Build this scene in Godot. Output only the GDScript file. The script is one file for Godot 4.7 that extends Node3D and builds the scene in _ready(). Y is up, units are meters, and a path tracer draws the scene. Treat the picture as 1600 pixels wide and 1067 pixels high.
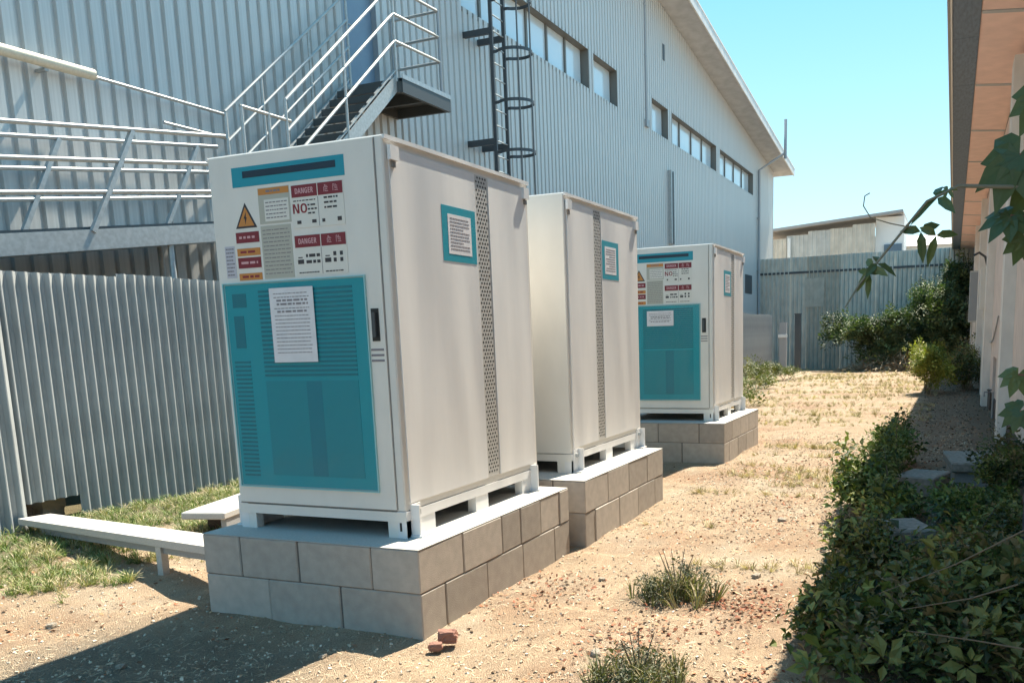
extends Node3D
# Alley between a ribbed metal warehouse and a low building, with three battery cabinets on block plinths.
# x to the right, y up, depth d away from the viewer (d = -z), metres.

var rng := RandomNumberGenerator.new()
var M := {}
var taken := {}
var cache := {}

func V(x: float, y: float, d: float) -> Vector3:
	return Vector3(x, y, -d)

func rf(a: float, b: float) -> float:
	return rng.randf_range(a, b)

# ---------------------------------------------------------------- scene tree helpers
func numbered(called: String) -> String:
	if not taken.has(called):
		taken[called] = 0
		return called
	taken[called] += 1
	return "%s_%03d" % [called, taken[called]]

func tag(o: Node, label := "", category := "", group := "", kind := "") -> Node:
	if label != "":
		o.set_meta("label", label)
	if category != "":
		o.set_meta("category", category)
	if group != "":
		o.set_meta("group", group)
	if kind != "":
		o.set_meta("kind", kind)
	return o

func thing(called: String, label: String, category: String, at := Vector3.ZERO, turn := 0.0, group := "") -> Node3D:
	var o := Node3D.new()
	o.name = numbered(called)
	add_child(o)
	o.position = at
	o.rotation.y = turn
	tag(o, label, category, group)
	return o

func put(called: String, mesh: Mesh, mat: Material, parent: Node, at := Vector3.ZERO) -> MeshInstance3D:
	var o := MeshInstance3D.new()
	o.name = called if parent != self else numbered(called)
	o.mesh = mesh
	o.material_override = mat
	parent.add_child(o, true)
	o.position = at
	return o

func obj(called: String, st: SurfaceTool, mat: Material, parent: Node = self, at := Vector3.ZERO) -> MeshInstance3D:
	st.generate_normals()
	return put(called, st.commit(), mat, parent, at)

func stuff(o: Node) -> Node:
	o.set_meta("kind", "stuff")
	return o

# ---------------------------------------------------------------- mesh helpers
func nb() -> SurfaceTool:
	var st := SurfaceTool.new()
	st.begin(Mesh.PRIMITIVE_TRIANGLES)
	st.set_smooth_group(-1)
	return st

func tri(st: SurfaceTool, a: Vector3, b: Vector3, c: Vector3) -> void:
	st.add_vertex(a)
	st.add_vertex(b)
	st.add_vertex(c)

func quad(st: SurfaceTool, a: Vector3, b: Vector3, c: Vector3, d: Vector3) -> void:
	tri(st, a, b, c)
	tri(st, a, c, d)

# a box from its centre, its half sizes along three axes
func obox(st: SurfaceTool, c: Vector3, hx: Vector3, hy: Vector3, hz: Vector3) -> void:
	st.set_smooth_group(-1)
	var p := []
	for i in 8:
		p.append(c + hx * (1.0 if i & 1 else -1.0) + hy * (1.0 if i & 2 else -1.0) + hz * (1.0 if i & 4 else -1.0))
	quad(st, p[0], p[1], p[3], p[2])
	quad(st, p[5], p[4], p[6], p[7])
	quad(st, p[4], p[0], p[2], p[6])
	quad(st, p[1], p[5], p[7], p[3])
	quad(st, p[2], p[3], p[7], p[6])
	quad(st, p[4], p[5], p[1], p[0])

func box(st: SurfaceTool, x0: float, x1: float, y0: float, y1: float, d0: float, d1: float) -> void:
	obox(st, V((x0 + x1) / 2, (y0 + y1) / 2, (d0 + d1) / 2), Vector3((x1 - x0) / 2, 0, 0), Vector3(0, (y1 - y0) / 2, 0), Vector3(0, 0, (d1 - d0) / 2))

# a box with chamfered edges, centred
func bevel_box(st: SurfaceTool, c: Vector3, s: Vector3, b: float) -> void:
	st.set_smooth_group(-1)
	var h := s / 2
	var ax := [Vector3.RIGHT, Vector3.UP, Vector3.BACK]
	for i in 3:
		var j := (i + 1) % 3
		var k := (i + 2) % 3
		for g in [-1.0, 1.0]:
			var o: Vector3 = c + ax[i] * g * h[i]
			var u: Vector3 = ax[j] * (h[j] - b)
			var v: Vector3 = ax[k] * (h[k] - b)
			if g > 0:
				quad(st, o - u - v, o - u + v, o + u + v, o + u - v)
			else:
				quad(st, o - u - v, o + u - v, o + u + v, o - u + v)
			for g2 in [-1.0, 1.0]:
				var a: Vector3 = c + ax[i] * g * h[i] + ax[j] * g2 * (h[j] - b)
				var e: Vector3 = c + ax[i] * g * (h[i] - b) + ax[j] * g2 * h[j]
				if g * g2 > 0:
					quad(st, a - v, a + v, e + v, e - v)
				else:
					quad(st, a - v, e - v, e + v, a + v)
	for g in 8:
		var sx := 1.0 if g & 1 else -1.0
		var sy := 1.0 if g & 2 else -1.0
		var sz := 1.0 if g & 4 else -1.0
		var px := c + Vector3(sx * h.x, sy * (h.y - b), sz * (h.z - b))
		var py := c + Vector3(sx * (h.x - b), sy * h.y, sz * (h.z - b))
		var pz := c + Vector3(sx * (h.x - b), sy * (h.y - b), sz * h.z)
		if sx * sy * sz > 0:
			tri(st, px, pz, py)
		else:
			tri(st, px, py, pz)

# a rough stone: a cube's faces pushed out to a lumpy ball
func rock(st: SurfaceTool, c: Vector3, size: Vector3, seed_: int, boxy := 0.5) -> void:
	var f := noise(1.1, 3, seed_)
	var n := 6
	for axis in 3:
		for g in [-1.0, 1.0]:
			var P := func(i: int, j: int) -> Vector3:
				var v := Vector3.ZERO
				v[axis] = g
				v[(axis + 1) % 3] = (i * 2.0 / n - 1.0) * g
				v[(axis + 2) % 3] = j * 2.0 / n - 1.0
				var q := v.normalized().lerp(v * 0.72, boxy)
				return c + q * (1.0 + 0.26 * f.get_noise_3dv(q * 1.3 + Vector3(seed_, 0, 0))) * size / 2
			for i in n:
				for j in n:
					quad(st, P.call(i, j), P.call(i, j + 1), P.call(i + 1, j + 1), P.call(i + 1, j))

# a round tube through points; r may be one radius or one per point
func tube(st: SurfaceTool, pts: Array, r, n := 8) -> void:
	var up := Vector3.UP
	var rings := []
	for i in pts.size():
		var t: Vector3 = (pts[mini(i + 1, pts.size() - 1)] - pts[maxi(i - 1, 0)]).normalized()
		if absf(t.dot(up)) > 0.95:
			up = Vector3.RIGHT if absf(t.x) < 0.9 else Vector3.BACK
		var s := t.cross(up).normalized()
		up = s.cross(t).normalized()
		var rr: float = r[i] if r is Array else r
		var ring := []
		for k in n:
			var a := TAU * k / n
			ring.append(pts[i] + (s * cos(a) + up * sin(a)) * rr)
		rings.append(ring)
	st.set_smooth_group(0)
	for i in pts.size() - 1:
		for k in n:
			var k2 := (k + 1) % n
			quad(st, rings[i][k], rings[i + 1][k], rings[i + 1][k2], rings[i][k2])
	st.set_smooth_group(-1)
	for k in range(1, n - 1):
		tri(st, rings[0][0], rings[0][k], rings[0][k + 1])
		tri(st, rings[-1][0], rings[-1][k + 1], rings[-1][k])

func pipe(called: String, pts: Array, r, mat: Material, parent: Node, n := 8) -> MeshInstance3D:
	var st := nb()
	tube(st, pts, r, n)
	return obj(called, st, mat, parent)

func slab(called: String, x0: float, x1: float, y0: float, y1: float, d0: float, d1: float, mat: Material, parent: Node = self) -> MeshInstance3D:
	var st := nb()
	box(st, x0, x1, y0, y1, d0, d1)
	return obj(called, st, mat, parent)

# a bar of rectangular section from a to b: w across (horizontal), h in the plane that holds up
func bar(st: SurfaceTool, a: Vector3, b: Vector3, w: float, h: float) -> void:
	var t := (b - a).normalized()
	var s := t.cross(Vector3.UP)
	s = Vector3.RIGHT if s.length() < 0.01 else s.normalized()
	var u := s.cross(t).normalized()
	obox(st, (a + b) / 2, (b - a) / 2, u * h / 2, s * w / 2)

# ---------------------------------------------------------------- materials
func noise(freq: float, octaves := 4, seed_ := 1, kind := FastNoiseLite.TYPE_SIMPLEX_SMOOTH) -> FastNoiseLite:
	var f := FastNoiseLite.new()
	f.noise_type = kind
	f.frequency = freq
	f.fractal_octaves = octaves
	f.seed = seed_
	return f

func tex(f: FastNoiseLite, lo: Color, hi: Color, w := 512, h := 512, mid = null) -> NoiseTexture2D:
	var t := NoiseTexture2D.new()
	t.width = w
	t.height = h
	t.seamless = true
	t.noise = f
	var g := Gradient.new()
	g.set_color(0, lo)
	g.set_color(1, hi)
	if mid != null:
		g.add_point(0.5, mid)
	t.color_ramp = g
	return t

func grey(v: float) -> Color:
	return Color(v, v, v).linear_to_srgb()

func lin(r: float, g: float, b: float) -> Color:
	return Color(r, g, b).linear_to_srgb()

func mat(key: String, c: Color, rough := 0.7, metal := 0.0, t: Texture2D = null, scale := Vector3.ONE, h: Texture2D = null, hs := 0.0) -> StandardMaterial3D:
	var m := StandardMaterial3D.new()
	m.resource_name = key
	m.albedo_color = c
	m.roughness = rough
	m.metallic = metal
	if t != null:
		m.albedo_texture = t
	if h != null:
		m.heightmap_enabled = true
		m.heightmap_texture = h
		m.heightmap_scale = hs
	if t != null or h != null:
		m.uv1_triplanar = true
		m.uv1_world_triplanar = true
		m.uv1_scale = scale
	M[key] = m
	return m

func materials() -> void:
	var fine := tex(noise(0.05, 4, 3), grey(0.78), grey(1.0))
	var broad := tex(noise(0.012, 5, 5), grey(0.72), grey(1.0))
	var streak := tex(noise(0.05, 4, 9), grey(0.8), grey(1.0), 512, 64)
	var bump := tex(noise(0.12, 4, 11), grey(0.2), grey(0.8))
	var clean := tex(noise(0.01, 4, 15), grey(0.93), grey(1.0))
	var grime := tex(noise(0.03, 5, 19), grey(0.95), grey(1.0), 512, 256)
	mat("clad", lin(0.60, 0.60, 0.585), 0.45, 0.15, streak, Vector3(0.9, 0.12, 0.9))
	mat("fence", lin(0.39, 0.41, 0.41), 0.7, 0.0, broad, Vector3(0.7, 0.3, 0.7)).metallic_specular = 0.25
	mat("fence_far", lin(0.62, 0.61, 0.55), 0.5, 0.3, broad, Vector3(0.35, 0.2, 0.35))
	mat("fence_old", lin(0.50, 0.47, 0.40), 0.6, 0.1, broad, Vector3(0.5, 0.3, 0.5))
	mat("galv", lin(0.46, 0.49, 0.50), 0.4, 0.35, broad, Vector3(2, 2, 2))
	mat("rail", lin(0.50, 0.51, 0.50), 0.42, 0.3, broad, Vector3(3, 3, 3))
	mat("dark_steel", lin(0.075, 0.085, 0.095), 0.5, 0.3, fine, Vector3(2, 2, 2))
	mat("grating", lin(0.10, 0.11, 0.115), 0.55, 0.4, fine, Vector3(2, 2, 2))
	mat("cream_pipe", lin(0.78, 0.70, 0.55), 0.5, 0.0, fine, Vector3(1, 1, 1))
	mat("paint", lin(0.75, 0.725, 0.68), 0.34, 0.0, clean, Vector3(0.8, 0.4, 0.8))
	mat("paint_side", lin(0.76, 0.755, 0.755), 0.26, 0.0, grime, Vector3(0.7, 0.16, 0.7), tex(noise(0.004, 2, 17), grey(0.0), grey(1.0)), 1.2)
	mat("seam", lin(0.22, 0.21, 0.20), 0.6)
	mat("black", lin(0.012, 0.012, 0.013), 0.5)
	mat("louvre", lin(0.16, 0.17, 0.17), 0.5)
	mat("door_metal", lin(0.55, 0.55, 0.53), 0.5)
	mat("vent_grey", lin(0.50, 0.49, 0.47), 0.5)
	mat("film_backing", lin(0.008, 0.355, 0.43), 0.5)
	mat("film_hatch", lin(0.005, 0.25, 0.315), 0.4)
	mat("film_band", lin(0.004, 0.165, 0.245), 0.4)
	mat("film_dark", lin(0.004, 0.12, 0.175), 0.5)
	var film := mat("film", lin(0.008, 0.355, 0.43), 0.22)
	film.albedo_color.a = 0.3
	film.metallic_specular = 0.3
	film.transparency = BaseMaterial3D.TRANSPARENCY_ALPHA
	film.clearcoat_enabled = true
	film.clearcoat = 0.6
	film.clearcoat_roughness = 0.18
	film.heightmap_enabled = true
	film.heightmap_texture = tex(noise(0.006, 3, 21), grey(0.1), grey(0.9), 512, 512)
	film.heightmap_scale = 1.0
	film.uv1_triplanar = true
	film.uv1_world_triplanar = true
	film.uv1_scale = Vector3(1.2, 0.7, 1.2)
	mat("tape", lin(0.010, 0.28, 0.37), 0.4)
	mat("tape_dark", lin(0.008, 0.03, 0.055), 0.4)
	mat("film_edge", lin(0.30, 0.55, 0.57), 0.4)
	mat("paper", lin(0.74, 0.73, 0.76), 0.8, 0.0, tex(noise(0.01, 3, 31), grey(0.9), grey(1.0)), Vector3(2, 2, 2))
	mat("label_white", lin(0.70, 0.68, 0.63), 0.5)
	mat("label_grey", lin(0.44, 0.43, 0.37), 0.5)
	mat("label_red", lin(0.20, 0.018, 0.030), 0.45)
	mat("label_orange", lin(0.55, 0.22, 0.05), 0.45)
	mat("label_violet", lin(0.50, 0.49, 0.55), 0.5)
	mat("ink", lin(0.05, 0.045, 0.05), 0.7)
	mat("ink_soft", lin(0.22, 0.20, 0.22), 0.7)
	mat("ink_red", lin(0.24, 0.03, 0.04), 0.7)
	mat("ink_pink", lin(0.62, 0.36, 0.38), 0.6)
	var pits := tex(noise(0.2, 3, 41), grey(0.35), grey(1.0), 512, 512)
	for i in 5:
		var k: float = [1.0, 0.9, 1.08, 0.96, 0.82][i]
		mat("block%d" % i, lin(0.45 * k, 0.405 * k, 0.36 * k), 0.92, 0.0, tex(noise(0.03, 5, 50 + i), grey(0.8), grey(1.0), 256, 256), Vector3(1.3, 1.3, 1.3), pits, 0.4)
	mat("mortar", lin(0.16, 0.14, 0.125), 0.95, 0.0, fine, Vector3(3, 3, 3))
	mat("block_top", lin(0.50, 0.49, 0.46), 0.92, 0.0, fine, Vector3(2, 2, 2), pits, 0.4)
	mat("concrete", lin(0.55, 0.53, 0.50), 0.9, 0.0, fine, Vector3(2, 2, 2), pits, 0.4)
	mat("concrete_dull", lin(0.36, 0.37, 0.38), 0.9, 0.0, fine, Vector3(2, 2, 2), pits, 0.5)
	mat("old_slab", lin(0.33, 0.315, 0.285), 0.95, 0.0, tex(noise(0.02, 5, 43), grey(0.5), grey(1.0)), Vector3(1.7, 1.7, 1.7), pits, 0.8)
	mat("brick", lin(0.34, 0.17, 0.125), 0.9, 0.0, fine, Vector3(9, 9, 9), pits, 0.6)
	mat("stone", lin(0.35, 0.30, 0.24), 0.95, 0.0, fine, Vector3(6, 6, 6), pits, 0.6)
	mat("roof_white", lin(0.72, 0.72, 0.70), 0.55, 0.0, broad, Vector3(0.3, 0.3, 0.3))
	mat("soffit", lin(0.50, 0.52, 0.54), 0.7, 0.0, broad, Vector3(0.3, 0.3, 0.3))
	mat("window_frame", lin(0.16, 0.155, 0.14), 0.55)
	mat("pane", lin(0.66, 0.74, 0.78), 0.12, 0.15)
	mat("steel_door", lin(0.20, 0.27, 0.35), 0.4, 0.1, clean, Vector3(1, 1, 1))
	mat("grey_pipe", lin(0.30, 0.32, 0.34), 0.45, 0.1)
	mat("wall_pale", lin(0.80, 0.68, 0.62), 0.85, 0.0, tex(noise(0.012, 5, 61), grey(0.74), grey(1.0)), Vector3(0.5, 0.22, 0.5), fine, 0.3)
	mat("wall_white", lin(0.80, 0.77, 0.73), 0.8, 0.0, tex(noise(0.012, 5, 63), grey(0.8), grey(1.0)), Vector3(0.6, 0.25, 0.6), fine, 0.3)
	mat("plinth_brown", lin(0.12, 0.085, 0.07), 0.9, 0.0, broad, Vector3(0.8, 0.8, 0.8))
	mat("pink", lin(0.88, 0.64, 0.58), 0.75, 0.0, tex(noise(0.01, 5, 65), grey(0.82), grey(1.0)), Vector3(0.5, 0.5, 0.5))
	mat("eave_board", lin(0.17, 0.23, 0.31), 0.75, 0.0, tex(noise(0.02, 5, 67), grey(0.65), grey(1.0)), Vector3(2.0, 2.0, 0.35))
	mat("white_edge", lin(0.75, 0.75, 0.73), 0.6)
	mat("meter_box", lin(0.50, 0.51, 0.49), 0.5)
	mat("drum", lin(0.03, 0.045, 0.085), 0.4)
	mat("tan_clad", lin(0.66, 0.60, 0.51), 0.7, 0.1, broad, Vector3(0.25, 0.2, 0.25))
	mat("grey_clad", lin(0.58, 0.57, 0.53), 0.7, 0.1, broad, Vector3(0.25, 0.2, 0.25))
	mat("far_white", lin(0.70, 0.70, 0.68), 0.7)
	mat("far_roof", lin(0.32, 0.31, 0.30), 0.7)
	mat("far_blue", lin(0.09, 0.14, 0.19), 0.4)
	mat("stem", lin(0.16, 0.13, 0.09), 0.8)
	mat("twig", lin(0.24, 0.17, 0.11), 0.85)
	mat("stalk", lin(0.22, 0.22, 0.17), 0.7)
	mat("stalk_red", lin(0.22, 0.09, 0.07), 0.6)
	for a in [["leaf", 0.42], ["blade", 0.6]]:
		var lm := mat(a[0], Color.WHITE, 0.62)
		lm.vertex_color_use_as_albedo = true
		lm.backlight_enabled = true
		lm.backlight = Color(0.5, 0.6, 0.3)
	for i in 3:
		var bl := mat("big_leaf%d" % i, [lin(0.075, 0.12, 0.04), lin(0.10, 0.15, 0.045), lin(0.15, 0.19, 0.06)][i], 0.45, 0.0, tex(noise(0.03, 4, 71), grey(0.75), grey(1.0)), Vector3(3, 3, 3))
		bl.backlight_enabled = true
		bl.backlight = Color(0.35, 0.5, 0.2)
	var litter := mat("litter", Color.WHITE, 0.9)
	litter.vertex_color_use_as_albedo = true
	var gr := mat("ground", Color.WHITE, 0.95, 0.0, tex(noise(0.09, 5, 81), grey(0.45), grey(1.0), 1024, 1024), Vector3(0.75, 0.75, 0.75), tex(noise(0.16, 5, 83), grey(0.0), grey(1.0), 1024, 1024), 3.0)
	gr.vertex_color_use_as_albedo = true

# ---------------------------------------------------------------- ground
var gn := FastNoiseLite.new()
var gn2 := FastNoiseLite.new()

func ground_y(x: float, d: float) -> float:
	var y := 0.0
	if d > 12.0:
		y -= minf((d - 12.0) * 0.0105, 0.36)
	var near := clampf(1.0 - (d - 3.0) / 40.0, 0.25, 1.0)
	y += gn.get_noise_2d(x, d) * 0.028 * near
	return y

func ground_color(x: float, d: float) -> Color:
	var a := gn2.get_noise_2d(x * 1.0, d * 1.0) * 0.5 + 0.5
	var b := gn2.get_noise_2d(x * 3.1 + 70, d * 1.7 + 20) * 0.5 + 0.5
	var c := Color(0.68, 0.495, 0.33)
	c = c.lerp(Color(0.52, 0.305, 0.18), smoothstep(0.45, 0.8, a) * 0.75)
	c = c.lerp(Color(0.76, 0.63, 0.47), smoothstep(0.5, 0.85, b) * 0.7)
	# cabinet shadow painted into greyish earth before first plinth; darker earth along right building
	var soil_shade := smoothstep(3.9, 3.2, d) * smoothstep(-2.5, -3.2, x) * smoothstep(-5.0, -4.2, x)
	c = c.lerp(Color(0.20, 0.18, 0.14), soil_shade * 0.7)
	var e := gn2.get_noise_2d(x * 9.0 + 5.0, d * 7.0) * 0.6 + gn2.get_noise_2d(x * 22.0, d * 16.0 + 40.0) * 0.4
	c *= 1.0 + 0.42 * e
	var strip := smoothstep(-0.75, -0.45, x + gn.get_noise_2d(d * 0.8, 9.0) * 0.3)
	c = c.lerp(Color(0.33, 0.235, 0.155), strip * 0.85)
	var green := smoothstep(-5.9, -7.2, x + gn.get_noise_2d(d * 1.3, 3.0) * 0.7) * smoothstep(22.0, 10.0, d)
	c = c.lerp(Color(0.12, 0.14, 0.05), green * 0.7)
	return c

func make_ground() -> void:
	gn.frequency = 0.9
	gn.fractal_octaves = 3
	gn.seed = 4
	gn2.frequency = 0.45
	gn2.fractal_octaves = 4
	gn2.seed = 8
	var xs := [-400.0, -120.0, -50.0, -25.0, -16.0, -12.0]
	var x := -10.0
	while x < 2.0:
		xs.append(x)
		x += 0.11
	xs.append_array([2.2, 4.0, 9.0, 25.0, 80.0, 400.0])
	var ds := [-300.0, -60.0, -15.0, -4.0, 0.0]
	var d := 1.5
	while d < 60.0:
		ds.append(d)
		d += 0.09 if d < 9.0 else (0.16 if d < 20.0 else 0.5)
	ds.append_array([65.0, 80.0, 120.0, 240.0, 600.0])
	var st := SurfaceTool.new()
	st.begin(Mesh.PRIMITIVE_TRIANGLES)
	st.set_smooth_group(0)
	for j in ds.size():
		for i in xs.size():
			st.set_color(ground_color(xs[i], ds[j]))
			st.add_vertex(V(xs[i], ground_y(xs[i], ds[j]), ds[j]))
	var n := xs.size()
	for j in ds.size() - 1:
		for i in n - 1:
			var a := j * n + i
			for k in [a, a + n, a + n + 1, a, a + n + 1, a + 1]:
				st.add_index(k)
	st.generate_normals()
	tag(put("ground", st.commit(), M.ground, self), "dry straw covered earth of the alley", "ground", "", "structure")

# ---------------------------------------------------------------- corrugated sheets
# a sheet of n ribs along depth (axis "d") or along x (axis "x"), starting at 0, ribs proud towards +x (or towards the viewer)
func sheet(n: int, pitch: float, rib: float, base: float, deep: float, y0: float, y1: float, axis := "d") -> ArrayMesh:
	var key := "sheet%d %f %f %f %f %f %f %s" % [n, pitch, rib, base, deep, y0, y1, axis]
	if cache.has(key):
		return cache[key]
	var st := nb()
	var pr := []
	for i in n:
		var o := i * pitch
		pr.append_array([Vector2(o, 0), Vector2(o + pitch - base, 0), Vector2(o + pitch - base + (base - rib) * 0.24, deep), Vector2(o + pitch - base + (base - rib) * 0.24 + rib, deep)])
	pr.append(Vector2(n * pitch, 0))
	for i in pr.size() - 1:
		var a: Vector2 = pr[i]
		var b: Vector2 = pr[i + 1]
		if axis == "d":
			quad(st, V(a.y, y0, a.x), V(b.y, y0, b.x), V(b.y, y1, b.x), V(a.y, y1, a.x))
		else:
			quad(st, V(a.x, y0, -a.y), V(b.x, y0, -b.y), V(b.x, y1, -b.y), V(a.x, y1, -a.y))
	st.generate_normals()
	cache[key] = st.commit()
	return cache[key]

# ---------------------------------------------------------------- warehouse
const WX := -9.4
func rake(d: float) -> float:      # underside of the roof overhang above the gable wall
	return 12.42 - (d - 29.4) * 0.115 if d > 12.0 else 12.42 + 17.4 * 0.115 - (12.0 - d) * 0.115

func make_warehouse() -> void:
	var w := thing("warehouse", "large pale blue grey metal warehouse with ribbed gable wall and high strip windows", "building", V(WX, 0, 20))
	var off := -V(WX, 0, 20)
	var wins := [[16.45, 23.2, 6], [23.55, 25.4, 1], [28.65, 30.4, 1], [30.85, 37.1, 4], [37.75, 44.4, 4]]
	var y0 := 8.22
	var y1 := 9.22
	var holes := []
	for a in wins:
		holes.append([a[0], a[1], y0, y1])
	holes.append([12.6, 13.5, 5.78, 7.85])
	# ribbed cladding
	var st := nb()
	var pts := []
	var d := -8.0
	while d < 49.6:
		pts.append_array([Vector2(d, 0.045), Vector2(d + 0.140, 0.045), Vector2(d + 0.149, 0.0), Vector2(d + 0.206, 0.0)])
		d += 0.217
	pts.append(Vector2(minf(d, 49.7), 0))
	for i in pts.size() - 1:
		var cuts := [pts[i].x]
		for h in holes:
			for e in [h[0], h[1]]:
				if e > pts[i].x and e < pts[i + 1].x:
					cuts.append(e)
		cuts.append(pts[i + 1].x)
		cuts.sort()
		for k in cuts.size() - 1:
			var a: float = cuts[k]
			var b: float = cuts[k + 1]
			var f := func(q: float) -> float: return WX + lerpf(pts[i].y, pts[i + 1].y, (q - pts[i].x) / (pts[i + 1].x - pts[i].x))
			var spans := [[-0.5, 0.0]]
			var mid := (a + b) / 2
			var top := 1.0
			var lo := -0.5
			for h in holes:
				if mid > h[0] and mid < h[1]:
					quad(st, V(f.call(a), lo, a), V(f.call(b), lo, b), V(f.call(b), h[2], b), V(f.call(a), h[2], a))
					lo = h[3]
			quad(st, V(f.call(a), lo, a), V(f.call(b), lo, b), V(f.call(b), rake(b) + 0.02, b), V(f.call(a), rake(a) + 0.02, a))
	obj("ribbed_wall", st, M.clad, w, off)
	# thickness behind the cladding, closed shell of the hall
	st = nb()
	box(st, -40, -39.8, -0.5, 9.6, -8, 49.6)
	box(st, -40, WX - 0.02, -0.5, 9.4, 49.4, 49.6)
	box(st, -40, WX - 0.02, -0.5, 9.4, -8, -7.8)
	obj("rear_wall", st, M.clad, w, off)
	st = nb()
	quad(st, V(WX - 0.4, -0.4, -8), V(WX - 0.4, -0.4, 49.5), V(WX - 0.4, y0 - 0.1, 49.5), V(WX - 0.4, y0 - 0.1, -8))
	quad(st, V(WX - 0.4, y1 + 0.1, -8), V(WX - 0.4, y1 + 0.1, 49.5), V(WX - 0.4, rake(49.5), 49.5), V(WX - 0.4, rake(-8), -8))
	obj("inner_lining", st, M.window_frame, w, off)
	# slim tapering corner column
	st = nb()
	for s in [[WX - 0.05, 49.3, 49.75]]:
		quad(st, V(WX - 0.25, 9.9, 49.62), V(WX + 0.06, 9.9, 49.62), V(WX + 0.06, -0.5, 49.62), V(WX - 0.25, -0.5, 49.62))
		quad(st, V(WX + 0.04, 9.9, 48.2), V(WX + 0.04, 9.9, 49.64), V(WX + 0.04, -0.5, 49.64), V(WX + 0.04, -0.5, 49.1))
	obj("corner_flashing", st, M.clad, w, off)
	# windows
	for a in wins:
		var fr := nb()
		var z0: float = a[0]
		var z1: float = a[1]
		box(fr, WX - 0.40, WX + 0.035, y0 - 0.07, y0, z0 - 0.06, z1 + 0.06)
		box(fr, WX - 0.40, WX + 0.035, y1, y1 + 0.07, z0 - 0.06, z1 + 0.06)
		box(fr, WX - 0.40, WX + 0.035, y0, y1, z0 - 0.06, z0)
		box(fr, WX - 0.40, WX + 0.035, y0, y1, z1, z1 + 0.06)
		var win := obj("window", fr, M.window_frame, w, off)
		var n: int = a[2]
		var step := (z1 - z0) / n
		for k in n:
			slab("pane", WX - 0.20, WX - 0.185, y0, y1, z0 + k * step + 0.04, z0 + (k + 1) * step - 0.04, M.pane, win)
			if k > 0:
				slab("mullion", WX - 0.24, WX - 0.14, y0, y1, z0 + k * step - 0.04, z0 + k * step + 0.04, M.window_frame, win)
	# door on the stair landing
	st = nb()
	box(st, WX - 0.12, WX - 0.06, 5.78, 7.85, 12.6, 13.5)
	var door := obj("door", st, M.steel_door, w, off)
	st = nb()
	box(st, WX - 0.1, WX + 0.04, 5.78, 7.92, 12.52, 12.6)
	box(st, WX - 0.1, WX + 0.04, 5.78, 7.92, 13.5, 13.58)
	box(st, WX - 0.1, WX + 0.04, 7.85, 7.92, 12.6, 13.5)
	obj("frame", st, M.grey_pipe, door)
	st = nb()
	tube(st, [V(WX - 0.06, 6.8, 12.72), V(WX + 0.0, 6.8, 12.72), V(WX + 0.0, 6.8, 12.85)], 0.012, 6)
	obj("handle", st, M.galv, door)
	# roof: slab with a soffit and a white verge
	var rx := -8.42
	st = nb()
	for s in [[12.0, 50.6], [-9.0, 12.0]]:
		var a: float = s[0]
		var b: float = s[1]
		quad(st, V(-41, rake(a) + 0.34, a), V(rx, rake(a) + 0.34, a), V(rx, rake(b) + 0.34, b), V(-41, rake(b) + 0.34, b))
	var roof := obj("roof", st, M.roof_white, w, off)
	st = nb()
	for s in [[12.0, 50.6], [-9.0, 12.0]]:
		var a: float = s[0]
		var b: float = s[1]
		quad(st, V(-41, rake(a) + 0.03, a), V(rx, rake(a) + 0.03, a), V(rx, rake(b) + 0.03, b), V(-41, rake(b) + 0.03, b))
	quad(st, V(-41, rake(50.6) + 0.03, 50.6), V(rx, rake(50.6) + 0.03, 50.6), V(rx, rake(50.6) + 0.34, 50.6), V(-41, rake(50.6) + 0.34, 50.6))
	obj("soffit", st, M.soffit, roof)
	st = nb()
	for s in [[12.0, 50.64], [-9.0, 12.0]]:
		var a := V(rx + 0.02, rake(s[0]) + 0.17, s[0])
		var b := V(rx + 0.02, rake(s[1]) + 0.17, s[1])
		bar(st, a, b, 0.05, 0.36)
	obj("verge_board", st, M.roof_white, roof)
	st = nb()
	for s in [[12.0, 50.62], [-9.0, 12.0]]:
		bar(st, V(rx - 0.12, rake(s[0]) + 0.36, s[0]), V(rx - 0.12, rake(s[1]) + 0.36, s[1]), 0.36, 0.05)
	obj("verge_flashing", st, M.white_edge, roof)
	# small wall fittings
	slab("wall_vent", WX + 0.0, WX + 0.06, 10.7, 11.2, 29.85, 30.05, M.dark_steel, w).position = off
	slab("wall_vent", WX + 0.0, WX + 0.05, 3.45, 4.35, 42.6, 44.2, M.dark_steel, w).position = off

	var c := thing("wall_conduit", "thin grey conduit running down the metal wall from the roof edge between the windows", "pipe", V(WX, 8.4, 28))
	pipe("conduit", [V(0.05, 0, 0), V(0.05, 4.2, 0.0)], 0.04, M.grey_pipe, c, 6)
	for y in [0.3, 1.9, 3.4]:
		slab("bracket", -0.01, 0.07, y, y + 0.05, -0.09, 0.09, M.grey_pipe, c)
	slab("junction_box", 0.0, 0.12, -0.22, 0.0, -0.14, 0.14, M.grey_pipe, c)
	c = thing("wall_duct", "dark vertical steel channel fixed on the metal wall behind the third cabinet", "duct", V(WX, 4.78, 30.45))
	slab("channel", 0.0, 0.16, 0, 2.38, -0.12, 0.12, M.dark_steel, c)
	slab("side_rail", 0.0, 0.18, -0.05, 2.43, 0.12, 0.2, M.galv, c)
	slab("side_rail", 0.0, 0.18, -0.05, 2.43, -0.2, -0.12, M.galv, c)
	c = thing("roof_drain_pipe", "dark downpipe at the far corner of the warehouse with a pipe end above the roof", "pipe", V(WX, 0, 45.4))
	pipe("downpipe", [V(0.14, 0.0, 0), V(0.14, 9.55, 0), V(1.32, 10.3, 0.4)], 0.065, M.grey_pipe, c, 8)
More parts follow.
